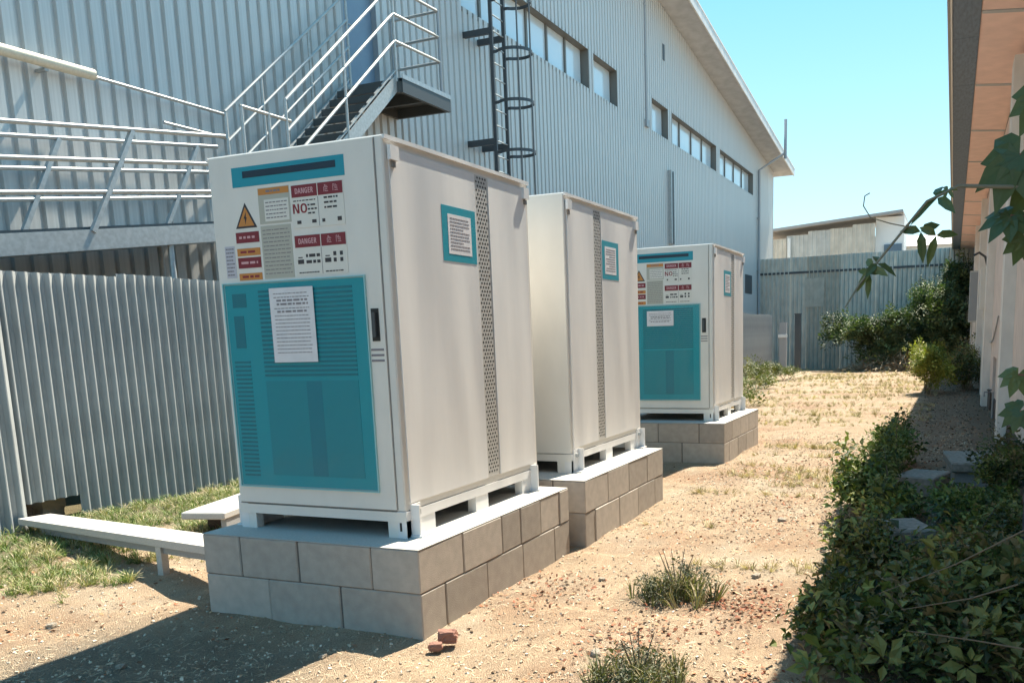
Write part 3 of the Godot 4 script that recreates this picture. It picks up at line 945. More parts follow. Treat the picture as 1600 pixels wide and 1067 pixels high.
func make_cabinet(label: String, at_: Vector3, turn: float, sheet_t: Array, full := true) -> Node3D:
	var t := thing("battery_cabinet", label, "cabinet", at_, turn, "battery cabinets on block plinths")
	var st := nb()
	bevel_box(st, Vector3(0, (0.155 + CH) / 2, 0), Vector3(CW, CH - 0.155, CD), 0.008)
	obj("body", st, M.paint, t)
	st = nb()
	box(st, -CW / 2 + 0.08, CW / 2 - 0.08, 0.10, 0.15, -CD / 2 + 0.08, CD / 2 - 0.08)
	obj("floor_pan", st, M.dark_steel, t)
	for q in [[0.0, 0.118], [1.095, CW]]:
		for face in ["front", "back"]:
			part("skirt_foot", face, q[0], 0.0, q[1], 0.095, -0.06, -0.001, M.paint, t)
	for face in ["front", "back"]:
		part("skirt_beam", face, 0.0, 0.095, CW, 0.152, -0.06, 0.003, M.paint, t)
	part("foot_slot", "front", 1.176, 0.04, 1.19, 0.09, -0.001, 0.0015, M.black, t)
	# door
	var door := part("door", "front", 0.012, 0.165, 1.166, 2.188, 0.0, 0.008, M.paint, t)
	part("seam", "front", 1.1675, 0.165, 1.1735, 2.188, 0.0, 0.002, M.seam, door)
	part("seam", "front", 0.012, 0.157, 1.166, 0.163, 0.0, 0.002, M.seam, door)
	var hd := part("handle", "front", 1.084, 1.118, 1.134, 1.296, 0.008, 0.012, M.black, door)
	part("lever", "front", 1.098, 1.14, 1.12, 1.275, 0.012, 0.03, M.dark_steel, door)
	for k in 3:
		part("lock_slot", "front", 1.068, 1.005 + k * 0.03, 1.153, 1.017 + k * 0.03, 0.008, 0.0095, M.ink_soft, door)
	# louvres and hatch behind the film
	part("film_backing", "front", 0.05, 0.275, 1.049, 1.467, 0.008, 0.0095, M.film_backing, door)
	var slats := nb()
	for k in 20:
		plate(slats, "front", 0.30, 0.93 + k * 0.0255, 0.968, 0.944 + k * 0.0255, 0.008, 0.013)
	stuff(obj("louvre_slats", slats, M.film_dark, door))
	slats = nb()
	for k in 28:
		plate(slats, "front", 0.075, 0.33 + k * 0.0252, 0.195, 0.342 + k * 0.0252, 0.008, 0.012)
	stuff(obj("side_louvre_slats", slats, M.film_dark, door))
	part("hatch", "front", 0.30, 0.34, 0.968, 0.905, 0.008, 0.012, M.film_hatch, door)
	part("display", "front", 0.10, 1.10, 0.175, 1.288, 0.008, 0.012, M.film_dark, door)
	part("emblem_plate", "front", 0.10, 1.336, 0.205, 1.416, 0.008, 0.011, M.film_dark, door)
	part("dark_band", "front", 0.60, 0.345, 0.71, 0.90, 0.012, 0.0125, M.film_band, door)
	# blue protective film, slightly rippled, with a pale edge
	st = nb()
	st.set_smooth_group(0)
	var fn := noise(0.9, 3, 5 + taken["battery_cabinet"])
	var nx := 40
	var ny := 46
	var P := func(i: int, j: int) -> Vector3:
		var s := lerpf(0.043, 1.056, i / float(nx))
		var y := lerpf(0.268, 1.474, j / float(ny))
		var edge: float = minf(minf(i, nx - i), minf(j, ny - j)) / 6.0
		var w := 0.0195 + 0.006 * clampf(edge, 0.0, 1.0) * (fn.get_noise_2d(s * 5.0, y * 2.4) + 0.35 * sin(s * 60.0 + 9.0 * y) * smoothstep(0.75, 0.35, y) * smoothstep(0.55, 0.8, s))
		return at("front", s, y, w)
	for i in nx:
		for j in ny:
			quad(st, P.call(i, j), P.call(i + 1, j), P.call(i + 1, j + 1), P.call(i, j + 1))
	st.set_smooth_group(-1)
	var film := obj("protective_film", st, M.film, t)
	st = nb()
	plate(st, "front", 0.036, 0.262, 1.063, 0.270, 0.008, 0.0185)
	plate(st, "front", 0.036, 1.472, 1.063, 1.479, 0.008, 0.0185)
	plate(st, "front", 0.036, 0.270, 0.044, 1.472, 0.008, 0.0185)
	plate(st, "front", 1.055, 0.270, 1.063, 1.472, 0.008, 0.0185)
	obj("film_edge", st, M.film_edge, film)
	# sheet of paper taped over the film
	var pp := part("paper_notice", "front", sheet_t[0], sheet_t[1], sheet_t[2], sheet_t[3], 0.0245, 0.0255, M.paper, t)
	st = nb()
	var rows := int((sheet_t[3] - sheet_t[1] - 0.05) / 0.021)
	for r in rows:
		var y: float = sheet_t[3] - 0.035 - r * 0.021
		var bold := r in [2, 3, 5]
		words(st, "front", sheet_t[0] + (0.05 if bold else 0.03), sheet_t[2] - (0.04 if bold else 0.03), y, 0.011 if bold else 0.005, 0.0255, 0.03 if bold else 0.018)
	stuff(obj("text_lines", st, M.ink_soft, pp))
	# tape over the status bar
	var bt := part("tape_strip", "front", 0.18, 2.013, 0.973, 2.122, 0.008, 0.0095, M.tape, t)
	part("status_bar", "front", 0.26, 2.060, 0.916, 2.097, 0.0095, 0.011, M.tape_dark, bt)
	# labels
	notice(t, 0.598, 1.757, 0.957, 1.991, 0)
	notice(t, 0.595, 1.497, 0.955, 1.719, 1)
	var o := 0.0095
	var lab := part("instruction_label", "front", 0.360, 1.797, 0.586, 1.995, 0.008, o, M.label_grey, t)
	part("orange_header", "front", 0.364, 1.957, 0.582, 1.992, o, o + 0.0008, M.label_orange, lab)
	part("white_field", "front", 0.40, 1.81, 0.575, 1.93, o, o + 0.0006, M.label_white, lab)
	st = nb()
	for r in 5:
		words(st, "front", 0.41, 0.565, 1.91 - r * 0.021, 0.006, o + 0.0007, 0.02)
	words(st, "front", 0.42, 0.53, 1.969, 0.012, o + 0.0008, 0.02)
	stuff(obj("text_lines", st, M.ink_soft, lab))
	lab = part("instruction_label", "front", 0.360, 1.492, 0.578, 1.787, 0.008, o, M.label_grey, t)
	st = nb()
	for r in 12:
		words(st, "front", 0.372, 0.566, 1.76 - r * 0.022, 0.005, o, 0.024)
	stuff(obj("text_lines", st, M.ink_soft, lab))
	# column of small labels with the warning triangle
	lab = part("warning_triangle", "front", 0.168, 1.775, 0.345, 1.776, 0.008, 0.0085, M.label_white, t)
	st = nb()
	var A := [[0.257, 1.925], [0.178, 1.785], [0.336, 1.785]]
	_prism(st, A, 0.008, 0.0095)
	obj("black_border", st, M.ink, lab)
	st = nb()
	_prism(st, [[0.257, 1.902], [0.197, 1.796], [0.317, 1.796]], 0.0095, 0.0102)
	obj("orange_field", st, M.label_orange, lab)
	st = nb()
	_prism(st, [[0.262, 1.875], [0.242, 1.838], [0.258, 1.838]], 0.0102, 0.0108)
	_prism(st, [[0.266, 1.845], [0.250, 1.845], [0.252, 1.806]], 0.0102, 0.0108)
	obj("flash_sign", st, M.ink, lab)
	for q in [[1.703, 1.763, "label_red"], [1.630, 1.672, "label_orange"], [1.560, 1.620, "label_red"], [1.491, 1.531, "label_orange"]]:
		lab = part("strip_label", "front", 0.171, q[0], 0.343, q[1], 0.008, o, M[q[2]], t)
		st = nb()
		words(st, "front", 0.195, 0.32, (q[0] + q[1]) / 2 - 0.006, 0.013, o, 0.04)
		stuff(obj("text_lines", st, M.ink_pink if q[2] == "label_red" else M.ink_red, lab))
		part("white_edge", "front", 0.166, q[0] - 0.006, 0.348, q[0] - 0.001, 0.008, o, M.label_white, lab)
	lab = part("code_label", "front", 0.078, 1.508, 0.152, 1.690, 0.008, o, M.label_violet, t)
	st = nb()
	for r in 8:
		words(st, "front", 0.085, 0.145, 1.67 - r * 0.021, 0.008, o, 0.014)
	stuff(obj("text_lines", st, M.ink_soft, lab))
	side_details(t, "right")
	side_details(t, "left")
	return t

func _prism(st: SurfaceTool, a: Array, o0: float, o1: float) -> void:
	var n := a.size()
	for i in range(1, n - 1):
		tri(st, at("front", a[0][0], a[0][1], o1), at("front", a[i][0], a[i][1], o1), at("front", a[i + 1][0], a[i + 1][1], o1))
	for i in n:
		var p: Array = a[i]
		var q: Array = a[(i + 1) % n]
		quad(st, at("front", p[0], p[1], o0), at("front", q[0], q[1], o0), at("front", q[0], q[1], o1), at("front", p[0], p[1], o1))

# ---------------------------------------------------------------- block plinths
func block(parent: Node, x0: float, x1: float, y0: float, y1: float, d0: float, d1: float) -> void:
	var g := 0.004
	var key := "blk%.3f %.3f %.3f" % [x1 - x0, y1 - y0, d1 - d0]
	if not cache.has(key):
		var st := nb()
		bevel_box(st, Vector3.ZERO, Vector3(x1 - x0 - 2 * g, y1 - y0 - g, d1 - d0 - 2 * g), 0.006)
		st.generate_normals()
		cache[key] = st.commit()
	var o := put("block", cache[key], M["block%d" % rng.randi_range(0, 4)], parent, V((x0 + x1) / 2 + rf(-0.003, 0.003), (y0 + y1) / 2, (d0 + d1) / 2 + rf(-0.003, 0.003)))
	o.rotation.y = rf(-0.004, 0.004)

func plinth(label: String, xr: float, d0: float, d1: float, hp: float, fj: Array, sj: Array) -> void:
	var t := thing("block_plinth", label, "plinth", V(xr - 0.78, 0, d0), 0.0, "concrete block plinths under the cabinets")
	var L := -0.775
	var R := 0.78
	var B := d1 - d0
	var w := 0.2
	for c in 2:
		var y1 := hp - 0.004 if c else hp / 2
		var y0 := hp / 2 if c else -0.12
		var f: Array = [L]
		for q in fj[c]:
			f.append(q - (xr - 0.78))
		f.append(R)
		var s: Array = [0.0]
		for q in sj[c]:
			s.append(q - d0)
		s.append(B)
		for i in f.size() - 1:
			var last := i == f.size() - 2
			block(t, f[i], f[i + 1], y0, y1, 0.0, s[1] if last else w)
			block(t, f[i], f[i + 1], y0, y1, B - w, B) if not last else null
		for i in range(1, s.size() - 1):
			block(t, R - w, R, y0, y1, s[i], s[i + 1])
		for i in s.size() - 1:
			if i == 0:
				block(t, L, L + w, y0, y1, w, s[1]) if s[1] > w + 0.05 else null
			else:
				block(t, L, L + w, y0, y1, maxf(s[i], w), minf(s[i + 1], B - w))
	slab("mortar_fill", L + 0.012, R - 0.012, -0.1, hp - 0.012, 0.012, B - 0.012, M.mortar, t)
	# thin grey screed over the top
	slab("screed", L + 0.004, R - 0.004, hp - 0.0035, hp, 0.004, B - 0.004, M.block_top, t)

# ---------------------------------------------------------------- small things on the ground
func make_ground_things() -> void:
	var t := thing("long_plank", "long pale concrete plank running from under the corrugated fence to the first plinth", "plank", V(-5.9, 0, 4.7))
	var st := nb()
	var a := V(-1.85, 0.10, 0.58)
	var b := V(1.68, 0.30, -0.45)
	bar(st, a, b, 0.27, 0.055)
	obj("plank", st, M.concrete, t)
	st = nb()
	bar(st, a + V(0.3, -0.06, -0.15), b + V(0, -0.05, -0.10), 0.03, 0.05)
	obj("edge_beam", st, M.concrete_dull, t)
	slab("leg", 0.68, 0.73, -0.05, 0.22, -0.30, -0.24, M.concrete, t)
	t = thing("short_slab", "short pale concrete slab resting on dark supports beside the fence grass", "slab", V(-5.95, 0, 5.9), deg_to_rad(14))
	st = nb()
	bevel_box(st, V(0, 0.20, 0.5), Vector3(0.4, 0.06, 2.0), 0.008)
	obj("slab", st, M.concrete, t)
	slab("side_beam", 0.14, 0.19, 0.03, 0.168, -0.46, 1.4, M.concrete_dull, t)
	slab("support", -0.15, 0.15, -0.05, 0.165, -0.2, -0.05, M.plinth_brown, t)
	slab("support", -0.15, 0.15, -0.05, 0.165, 0.9, 1.05, M.plinth_brown, t)
	t = thing("rubble_block", "brown broken concrete block showing under the raised fence sheet", "rubble", V(-8.15, 0, 5.55), 0.2)
	st = nb()
	rock(st, V(0, 0.12, 0.12), Vector3(0.34, 0.30, 0.38), 6, 0.8)
	obj("lump", st, M.stone, t)
	st = nb()
	rock(st, V(0.02, 0.11, -0.27), Vector3(0.32, 0.28, 0.36), 7, 0.8)
	obj("lump", st, M.plinth_brown, t)
	# brick fragment by the plinth corner
	t = thing("brick_piece", "broken red brick lying by the front corner of the first plinth", "brick", V(-2.45, 0.0, 3.83), 0.5)
	st = nb()
	rock(st, V(0, 0.045, 0), Vector3(0.13, 0.085, 0.10), 3, 0.75)
	obj("main_piece", st, M.brick, t)
	st = nb()
	rock(st, V(-0.06, 0.02, -0.085), Vector3(0.09, 0.055, 0.065), 5, 0.6)
	obj("chip", st, M.brick, t)
	# pieces of slab half buried in the bushes on the right
	for a2 in [[0.30, 0.20, 9.9, 0.62, 0.10, 0.95, 0.1, "pale flat concrete slab between the bushes and the wall, farthest of the three"], [-0.22, 0.10, 9.0, 0.38, 0.2, 0.5, -0.3, "small pale concrete block at the sunny edge of the bushes, beside the flat slab"], [-0.28, 0.16, 6.3, 0.34, 0.2, 0.4, 0.4, "white broken concrete block sunk among the dark bushes nearest the viewer"]]:
		t = thing("concrete_slab", a2[7], "slab", V(a2[0], 0, a2[2]), a2[6], "pieces of slab among the bushes")
		st = nb()
		bevel_box(st, V(0, a2[1], 0), Vector3(a2[3], a2[4], a2[5]), 0.014)
		obj("slab", st, M.old_slab, t)
		slab("underside", -a2[3] * 0.44, a2[3] * 0.44, -0.05, a2[1] - a2[4] * 0.5 - 0.002, -a2[5] * 0.42, a2[5] * 0.42, M.concrete_dull, t)
	var spots := [[-1.62, 3.9, 0.05], [-2.95, 3.42, 0.035], [-1.15, 5.6, 0.05], [-3.9, 3.0, 0.04], [-4.9, 3.35, 0.05], [-2.1, 5.2, 0.04], [-1.3, 7.4, 0.06]]
	var sl := ["small stone on the sunlit ground right of the first plinth, nearest the viewer", "small stone in the sun just before the plinth corner", "stone beside the dry bush in the middle of the alley", "stone in the shadow before the first plinth", "stone on the bare earth at lower left", "stone close to the second plinth's sunlit side", "pale stone by the sunlit edge of the bushes"]
	for i in spots.size():
		var q: Array = spots[i]
		st = nb()
		rock(st, Vector3.ZERO, Vector3(q[2] * 1.4, q[2] * 0.8, q[2] * 1.1), 10 + i, 0.4)
		var o := obj("stone", st, M.stone, self, V(q[0], ground_y(q[0], q[1]) + q[2] * 0.2, q[1]))
		o.rotation = Vector3(rf(-0.2, 0.2), rf(0, 6), rf(-0.2, 0.2))
		tag(o, sl[i], "stone", "stones on the ground")

# ---------------------------------------------------------------- plants
func leaf_mesh(kind: String) -> ArrayMesh:
	if cache.has(kind):
		return cache[kind]
	var st := nb()
	if kind == "sprig":          # pointed leaves of unequal size along a short shoot
		for k in 8:
			var a := k * 2.4 + 0.3 * (k % 3)
			var y := 0.16 * k - 0.5
			var dir := Vector3(cos(a), 0.25 + 0.3 * ((k * 5) % 4) / 4.0 - 0.2 * (k % 2), sin(a)).normalized()
			var s := dir.cross(Vector3(0.2, 1, -0.1)).normalized()
			var b := Vector3(0.06 * sin(k * 1.7), y, 0.06 * cos(k * 2.3)) + dir * 0.1
			var l: float = [0.62, 0.45, 0.7, 0.38, 0.55, 0.5, 0.34, 0.42][k]
			var w := l * 0.26
			var m := b + dir * l * 0.45 + Vector3(0, 0.06, 0)
			var e := b + dir * l - Vector3(0, 0.14 * l, 0)
			var mid := m - Vector3(0, 0.06, 0)
			tri(st, b, m + s * w, mid)
			tri(st, m + s * w, e, mid)
			tri(st, b, mid, m - s * w)
			tri(st, m - s * w, mid, e)
	elif kind == "tuft":         # nine narrow grass blades
		for k in 9:
			var a := k * 2.4
			var lean := 0.25 + 0.5 * ((k * 7) % 9) / 9.0
			var dir := Vector3(cos(a), 0, sin(a))
			var s := Vector3(-sin(a), 0, cos(a)) * 0.022
			var b := dir * 0.06
			var m := b + dir * lean * 0.4 + Vector3(0, 0.55, 0)
			var e := b + dir * lean * 1.1 + Vector3(0, 0.95 - lean * 0.3, 0)
			quad(st, b - s, b + s, m + s * 0.8, m - s * 0.8)
			tri(st, m - s * 0.8, m + s * 0.8, e)
	elif kind == "straw":        # one bent stalk lying down
		quad(st, Vector3(-0.5, 0.0, -0.02), Vector3(-0.5, 0.0, 0.02), Vector3(0.05, 0.05, 0.025), Vector3(0.05, 0.05, -0.025))
		quad(st, Vector3(0.05, 0.05, -0.025), Vector3(0.05, 0.05, 0.025), Vector3(0.5, 0.01, 0.015), Vector3(0.5, 0.01, -0.015))
	elif kind == "dead":         # a curled dry leaf
		quad(st, Vector3(-0.5, 0.05, 0), Vector3(0, 0.0, -0.28), Vector3(0.5, 0.22, 0), Vector3(0, 0.26, 0.25))
	elif kind == "grain":
		obox(st, Vector3(0, 0.2, 0), Vector3(0.5, 0.08, 0), Vector3(0, 0.3, 0.1), Vector3(0.1, 0, 0.42))
	st.generate_normals()
	cache[kind] = st.commit()
	return cache[kind]

func scatter(called: String, kind: String, mt: Material, xf: Array, cols: Array, parent: Node = self) -> MultiMeshInstance3D:
	var mm := MultiMesh.new()
	mm.transform_format = MultiMesh.TRANSFORM_3D
	mm.use_colors = true
	mm.mesh = leaf_mesh(kind)
	mm.instance_count = xf.size()
	for i in xf.size():
		mm.set_instance_transform(i, xf[i])
		mm.set_instance_color(i, cols[i])
	var o := MultiMeshInstance3D.new()
	o.name = called if parent != self else numbered(called)
	o.multimesh = mm
	o.material_override = mt
	parent.add_child(o, true)
	o.set_meta("kind", "stuff")
	return o

func rot3() -> Basis:
	return Basis.from_euler(Vector3(rf(-1.0, 1.0), rf(0, TAU), rf(-1.0, 1.0)))

func pick(cols: Array) -> Color:
	var a: Color = cols[rng.randi_range(0, cols.size() - 1)]
	var k := rf(0.75, 1.3)
	return Color(a.r * k, a.g * k, a.b * k)

# a leafy bush: lobes are [x, y, d, rx, ry, rd], relative to its base; each lobe is a loose crowd of smaller leaf clumps with shoots sticking out
func bush(called: String, label: String, category: String, base: Vector3, lobes: Array, count: int, size: float, cols: Array, group := "") -> Node3D:
	var t := thing(called, label, category, base, 0.0, group)
	var xf := []
	var cc := []
	var vol := 0.0
	for l in lobes:
		vol += l[3] * l[4] * l[5]
	for l in lobes:
		var n := int(count * l[3] * l[4] * l[5] / vol)
		var c := V(l[0], l[1], l[2])
		var clumps := []
		for k in 11:
			var v := Vector3(rf(-1, 1), rf(-0.7, 1), rf(-1, 1))
			v = v.normalized() * rf(0.25, 0.95)
			clumps.append([c + Vector3(v.x * l[3], v.y * l[4], v.z * l[5]), rf(0.28, 0.55), rf(0.65, 1.35)])
		for i in n:
			var g: Array = clumps[rng.randi_range(0, 10)]
			var v := Vector3(rng.randfn(0, 0.5), rng.randfn(0, 0.45), rng.randfn(0, 0.5))
			var p: Vector3 = g[0] + Vector3(v.x * l[3], v.y * l[4], v.z * l[5]) * g[1] * 1.3
			if p.y + base.y < 0.0:
				continue
			var s := size * rf(0.55, 1.4)
			xf.append(Transform3D(rot3().scaled(Vector3(s, s, s)), p))
			var k := pick(cols)
			cc.append(Color(k.r * g[2], k.g * g[2], k.b * g[2]))
		for k in 4:
			var g: Array = clumps[k]
			var foot := Vector3(c.x * 0.35 + rf(-0.05, 0.05), -0.05, c.z * 0.35 + rf(-0.05, 0.05)) if absf(c.z) < 1.5 else Vector3(c.x, -0.05, c.z)
			var tip: Vector3 = g[0] + Vector3(rf(-0.5, 0.5) * l[3], rf(0.4, 0.75) * l[4], rf(-0.4, 0.4) * l[5])
			var st := nb()
			tube(st, [foot, foot.lerp(tip, 0.5) + Vector3(rf(-0.08, 0.08), 0.05, rf(-0.08, 0.08)), tip], [0.012, 0.008, 0.003], 5)
			obj("stem", st, M.stem, t)
			for q in 7:
				var s := size * rf(0.5, 1.1)
				xf.append(Transform3D(rot3().scaled(Vector3(s, s, s)), foot.lerp(tip, rf(0.7, 1.02)) + Vector3(rf(-0.3, 0.3), rf(-0.3, 0.3), rf(-0.3, 0.3)) * size))
				cc.append(pick(cols))
	scatter("foliage", "sprig", M.leaf, xf, cc, t)
	return t

func big_leaf(parent: Node, p: Vector3, dir: Vector3, size: float, m: Material, lobes := 7) -> void:
	# a palmate leaf: lobes fanning round the stalk end, each folded along its rib and drooping
	var st := nb()
	st.set_smooth_group(-1)
	var f := dir.normalized()
	var s := f.cross(Vector3(rf(-0.3, 0.3), 0.75, 0.9)).normalized()
	var u := s.cross(f).normalized()
	for k in lobes:
		var a := lerpf(-2.0, 2.0, k / float(lobes - 1))
		var l := size * (1.0 - 0.13 * absf(a)) * rf(0.9, 1.08)
		var d := (f * cos(a) + s * sin(a)).normalized()
		var q := d.cross(u).normalized()
		var w := size * (0.25 if lobes > 5 else 0.17)
		var c1 := p + d * l * 0.30 + u * 0.02 * size
		var c2 := p + d * l * 0.66 - u * 0.05 * size - Vector3(0, 0.05 * size, 0)
		var e := p + d * l - u * 0.12 * size - Vector3(0, 0.16 * size, 0)
		for g in [-1.0, 1.0]:
			var e1: Vector3 = c1 + q * g * w * 0.9 + u * 0.03 * size
			var e2: Vector3 = c2 + q * g * w * 0.85 + u * 0.02 * size
			tri(st, p, e1, c1)
			quad(st, c1, e1, e2, c2)
			tri(st, c2, e2, e)
	obj("leaf", st, m, parent)

func make_plants() -> void:
	var dark := [Color(0.04, 0.055, 0.016), Color(0.08, 0.105, 0.025), Color(0.13, 0.155, 0.04), Color(0.20, 0.20, 0.055), Color(0.20, 0.15, 0.07)]  # shade and sun put into leaf colours: dark for shaded bushes, yellower for sunlit
	var mid := [Color(0.08, 0.12, 0.03), Color(0.14, 0.18, 0.04), Color(0.22, 0.23, 0.07), Color(0.05, 0.08, 0.025)]
	var lime := [Color(0.24, 0.25, 0.04), Color(0.32, 0.31, 0.06), Color(0.16, 0.19, 0.03)]
	var grp := "bushes along the right wall"
	bush("leafy_bush", "dark leafy bush filling the lower right corner of the alley", "bush", V(0.05, 0, 4.1), [[0.1, 0.22, 0.0, 0.6, 0.3, 0.6], [-0.48, 0.13, 0.1, 0.28, 0.2, 0.45], [-0.56, 0.12, 0.6, 0.18, 0.18, 0.6], [0.3, 0.3, 0.5, 0.45, 0.28, 0.5]], 900, 0.125, dark, grp)
	bush("leafy_bush", "dark green bush behind the corner bush, against the blue drum", "bush", V(0.05, 0, 5.6), [[0.1, 0.18, 0.0, 0.5, 0.22, 0.6], [-0.52, 0.18, 0.3, 0.26, 0.26, 0.6], [-0.66, 0.12, 0.6, 0.16, 0.18, 0.5], [0.35, 0.2, 0.8, 0.36, 0.2, 0.5]], 720, 0.12, dark, grp)
	bush("leafy_bush", "bush with sunlit outer leaves behind the white broken block", "bush", V(-0.25, 0, 7.4), [[-0.2, 0.17, 0.0, 0.3, 0.2, 0.7], [-0.42, 0.22, 0.5, 0.24, 0.3, 0.6], [0.5, 0.14, 0.2, 0.4, 0.16, 0.6]], 800, 0.12, mid, grp)
	bush("leafy_bush", "low sunlit bush at the bright edge of the shaded strip beside the flat slab", "bush", V(-0.5, 0, 9.6), [[-0.1, 0.22, 0.0, 0.2, 0.3, 0.8], [-0.05, 0.3, 1.0, 0.2, 0.3, 0.5]], 550, 0.11, mid, grp)
	bush("leafy_bush", "small green bush between the flat slab and the pale wall", "bush", V(0.45, 0, 8.6), [[0.05, 0.25, 0.0, 0.28, 0.3, 0.4]], 350, 0.09, dark, grp)
	bush("lime_bush", "bright yellow green bush in the sun halfway down the alley's right side", "bush", V(-0.55, -0.15, 24.5), [[0, 0.6, 0, 0.5, 0.65, 0.8], [-0.15, 0.9, 0.5, 0.4, 0.5, 0.6]], 900, 0.15, lime, grp)
	bush("dark_bush", "dark shrub in the shade behind the yellow green bush", "bush", V(0.35, -0.2, 28), [[0, 0.6, 0, 0.55, 0.8, 1.2], [0.0, 0.5, -2.0, 0.4, 0.6, 1.0]], 900, 0.15, dark, grp)
	bush("climbing_bush", "large creeper bush spilling over the corner of the tall end fence", "bush", V(-1.2, -0.35, 43.0), [[-3.2, 1.9, 0, 1.3, 0.7, 1.4], [-1.4, 1.5, 0.2, 1.8, 1.3, 1.5], [0.6, 1.7, 0.4, 1.3, 1.7, 1.6], [0.3, 2.9, 1.2, 1.1, 1.2, 1.2], [1.2, 4.0, 1.8, 0.7, 1.1, 1.0]], 6500, 0.26, [Color(0.05, 0.08, 0.03), Color(0.09, 0.13, 0.045), Color(0.16, 0.19, 0.08)], "")
	# weeds at the foot of the fence
	var wl := ["weed clump at the fence behind the third cabinet, nearest of three", "middle weed clump at the foot of the low fence behind the cabinets", "farthest weed clump at the foot of the low fence by the dark post"]
	var wp := [[-5.6, 18.5, 0.45], [-6.5, 25.0, 0.6], [-6.6, 32.0, 0.65]]
	for i in 3:
		var q: Array = wp[i]
		bush("weed_clump", wl[i], "weeds", V(q[0], ground_y(q[0], q[1]), q[1]), [[0, 0.3, 0, q[2] * 1.6, 0.5, 1.8], [0.7, 0.15, 1.5, 0.9, 0.3, 1.6]], 900, 0.16, [Color(0.16, 0.17, 0.05), Color(0.22, 0.20, 0.08), Color(0.10, 0.12, 0.04)], "weeds along the fence")
	# weeds standing in the open ground
	var gp := [[-1.52, 5.0, 0.19, 420, "dark dry weed standing in the middle of the sunlit ground"], [-1.29, 3.62, 0.16, 520, "spiky green weed at the bottom of the picture"], [-0.62, 6.6, 0.12, 120, "small weed by the sunlit edge of the bushes"], [-0.72, 8.6, 0.10, 90, "tiny weed on the open ground far from the cabinets"]]
	for i in gp.size():
		var q: Array = gp[i]
		var t := thing("ground_weed", q[4], "weed", V(q[0], ground_y(q[0], q[1]), q[1]), 0.0, "weeds in the open ground")
		var xf := []
		var cc := []
		for k in int(q[3] * 0.16):
			var a := rf(0, TAU)
			var r: float = q[2] * rng.randf() * 1.5
			var s: float = q[2] * rf(0.5, 1.15)
			xf.append(Transform3D(Basis.from_euler(Vector3(rf(-0.5, 0.5), rf(0, TAU), rf(-0.5, 0.5))).scaled(Vector3(s, s, s)), Vector3(cos(a) * r, -0.01, sin(a) * r)))
			cc.append(pick([Color(0.13, 0.14, 0.06), Color(0.22, 0.20, 0.09), Color(0.08, 0.08, 0.04), Color(0.34, 0.27, 0.15)]))
		scatter("blades", "tuft", M.blade, xf, cc, t)
		xf = []
		cc = []
		for k in int(q[3] * 0.22):
			var a := rf(0, TAU)
			var r: float = q[2] * sqrt(rng.randf())
			var s: float = rf(0.035, 0.065)
			xf.append(Transform3D(rot3().scaled(Vector3(s, s, s)), Vector3(cos(a) * r * 1.3, rf(0.02, q[2] * 1.3) * (1.1 - r / q[2] * 0.7), sin(a) * r * 1.3)))
			cc.append(pick([Color(0.06, 0.07, 0.035), Color(0.09, 0.10, 0.05), Color(0.12, 0.10, 0.06)]))
		scatter("foliage", "sprig", M.leaf, xf, cc, t)
		for k in 5:
			var a := rf(0, TAU)
			pipe("stem", [Vector3.ZERO, Vector3(cos(a) * 0.3, 0.8, sin(a) * 0.3) * q[2], Vector3(cos(a) * 0.6, 1.5, sin(a) * 0.6) * q[2]], [0.005, 0.004, 0.002], M.stem, t, 5)
	# fallen twigs in the corner bush
	var tw := [[[-0.25, 0.50, 3.75], [0.05, 0.60, 3.95], [0.33, 0.74, 4.1], "bare dry branch rising across the corner bush, topmost of three"], [[-0.15, 0.50, 3.55], [0.1, 0.53, 3.68], [0.28, 0.57, 3.8], "short bare branch in the corner bush, middle of three"], [[-0.12, 0.50, 3.3], [0.12, 0.46, 3.38], [0.5, 0.42, 3.4], "long bare branch sloping down to the right in the corner bush, lowest of three"]]
	for q in tw:
		var t := thing("dry_branch", q[3], "branch", Vector3.ZERO, 0.0, "dry branches in the corner bush")
		pipe("branch", [V(q[0][0], q[0][1], q[0][2]), V(q[1][0], q[1][1], q[1][2]), V(q[2][0], q[2][1], q[2][2])], [0.0015, 0.003, 0.0045], M.twig, t, 6)
	# large-leaved shrub leaning in from the right, close to the viewer
	var t2 := thing("broad_leaf_shrub", "broad leaved shrub reaching in from the right edge near the viewer", "shrub", V(0.62, 0, 4.4))
	var o := V(0.62, 0, 4.4)
	pipe("trunk", [V(0, -0.05, 0), V(-0.02, 1.0, -0.1), V(-0.12, 1.9, -0.2), V(-0.2, 2.5, -0.3)], [0.03, 0.025, 0.02, 0.012], M.stem, t2, 7)
	pipe("branch", [V(-0.14, 2.0, -0.25), V(-0.36, 2.15, -0.35), V(-0.62, 2.17, -0.4), V(-0.74, 2.12, -0.4), V(-1.0, 1.80, -0.4), V(-1.06, 1.70, -0.4)], [0.011, 0.009, 0.007, 0.006, 0.005, 0.003], M.stalk, t2, 6)
	var j := 0
	for q in [[-0.40, 2.28, -0.35, -0.25, -0.55, 0.25], [-0.33, 2.50, -0.35, 0.1, -0.7, 0.2], [-0.30, 2.2, -0.2, 0.3, -0.45, 0.27], [-0.42, 2.05, -0.3, -0.5, -0.5, 0.16], [-0.36, 1.96, -0.3, 0.2, -0.75, 0.15], [-0.36, 1.40, -0.3, -0.2, -0.5, 0.12], [-0.35, 1.25, -0.35, -0.4, -0.3, 0.12]]:
		pipe("leaf_stalk", [V(-0.16, q[1] - 0.12, -0.25), V((q[0] - 0.16) / 2, q[1] - 0.02, -0.3), V(q[0], q[1], q[2])], 0.005, M.stalk_red, t2, 5)
		big_leaf(t2, V(q[0], q[1], q[2]), V(q[3], q[4], rf(-0.4, 0.1)), q[5] * 0.8, M["big_leaf%d" % (j % 3)])
		j += 1
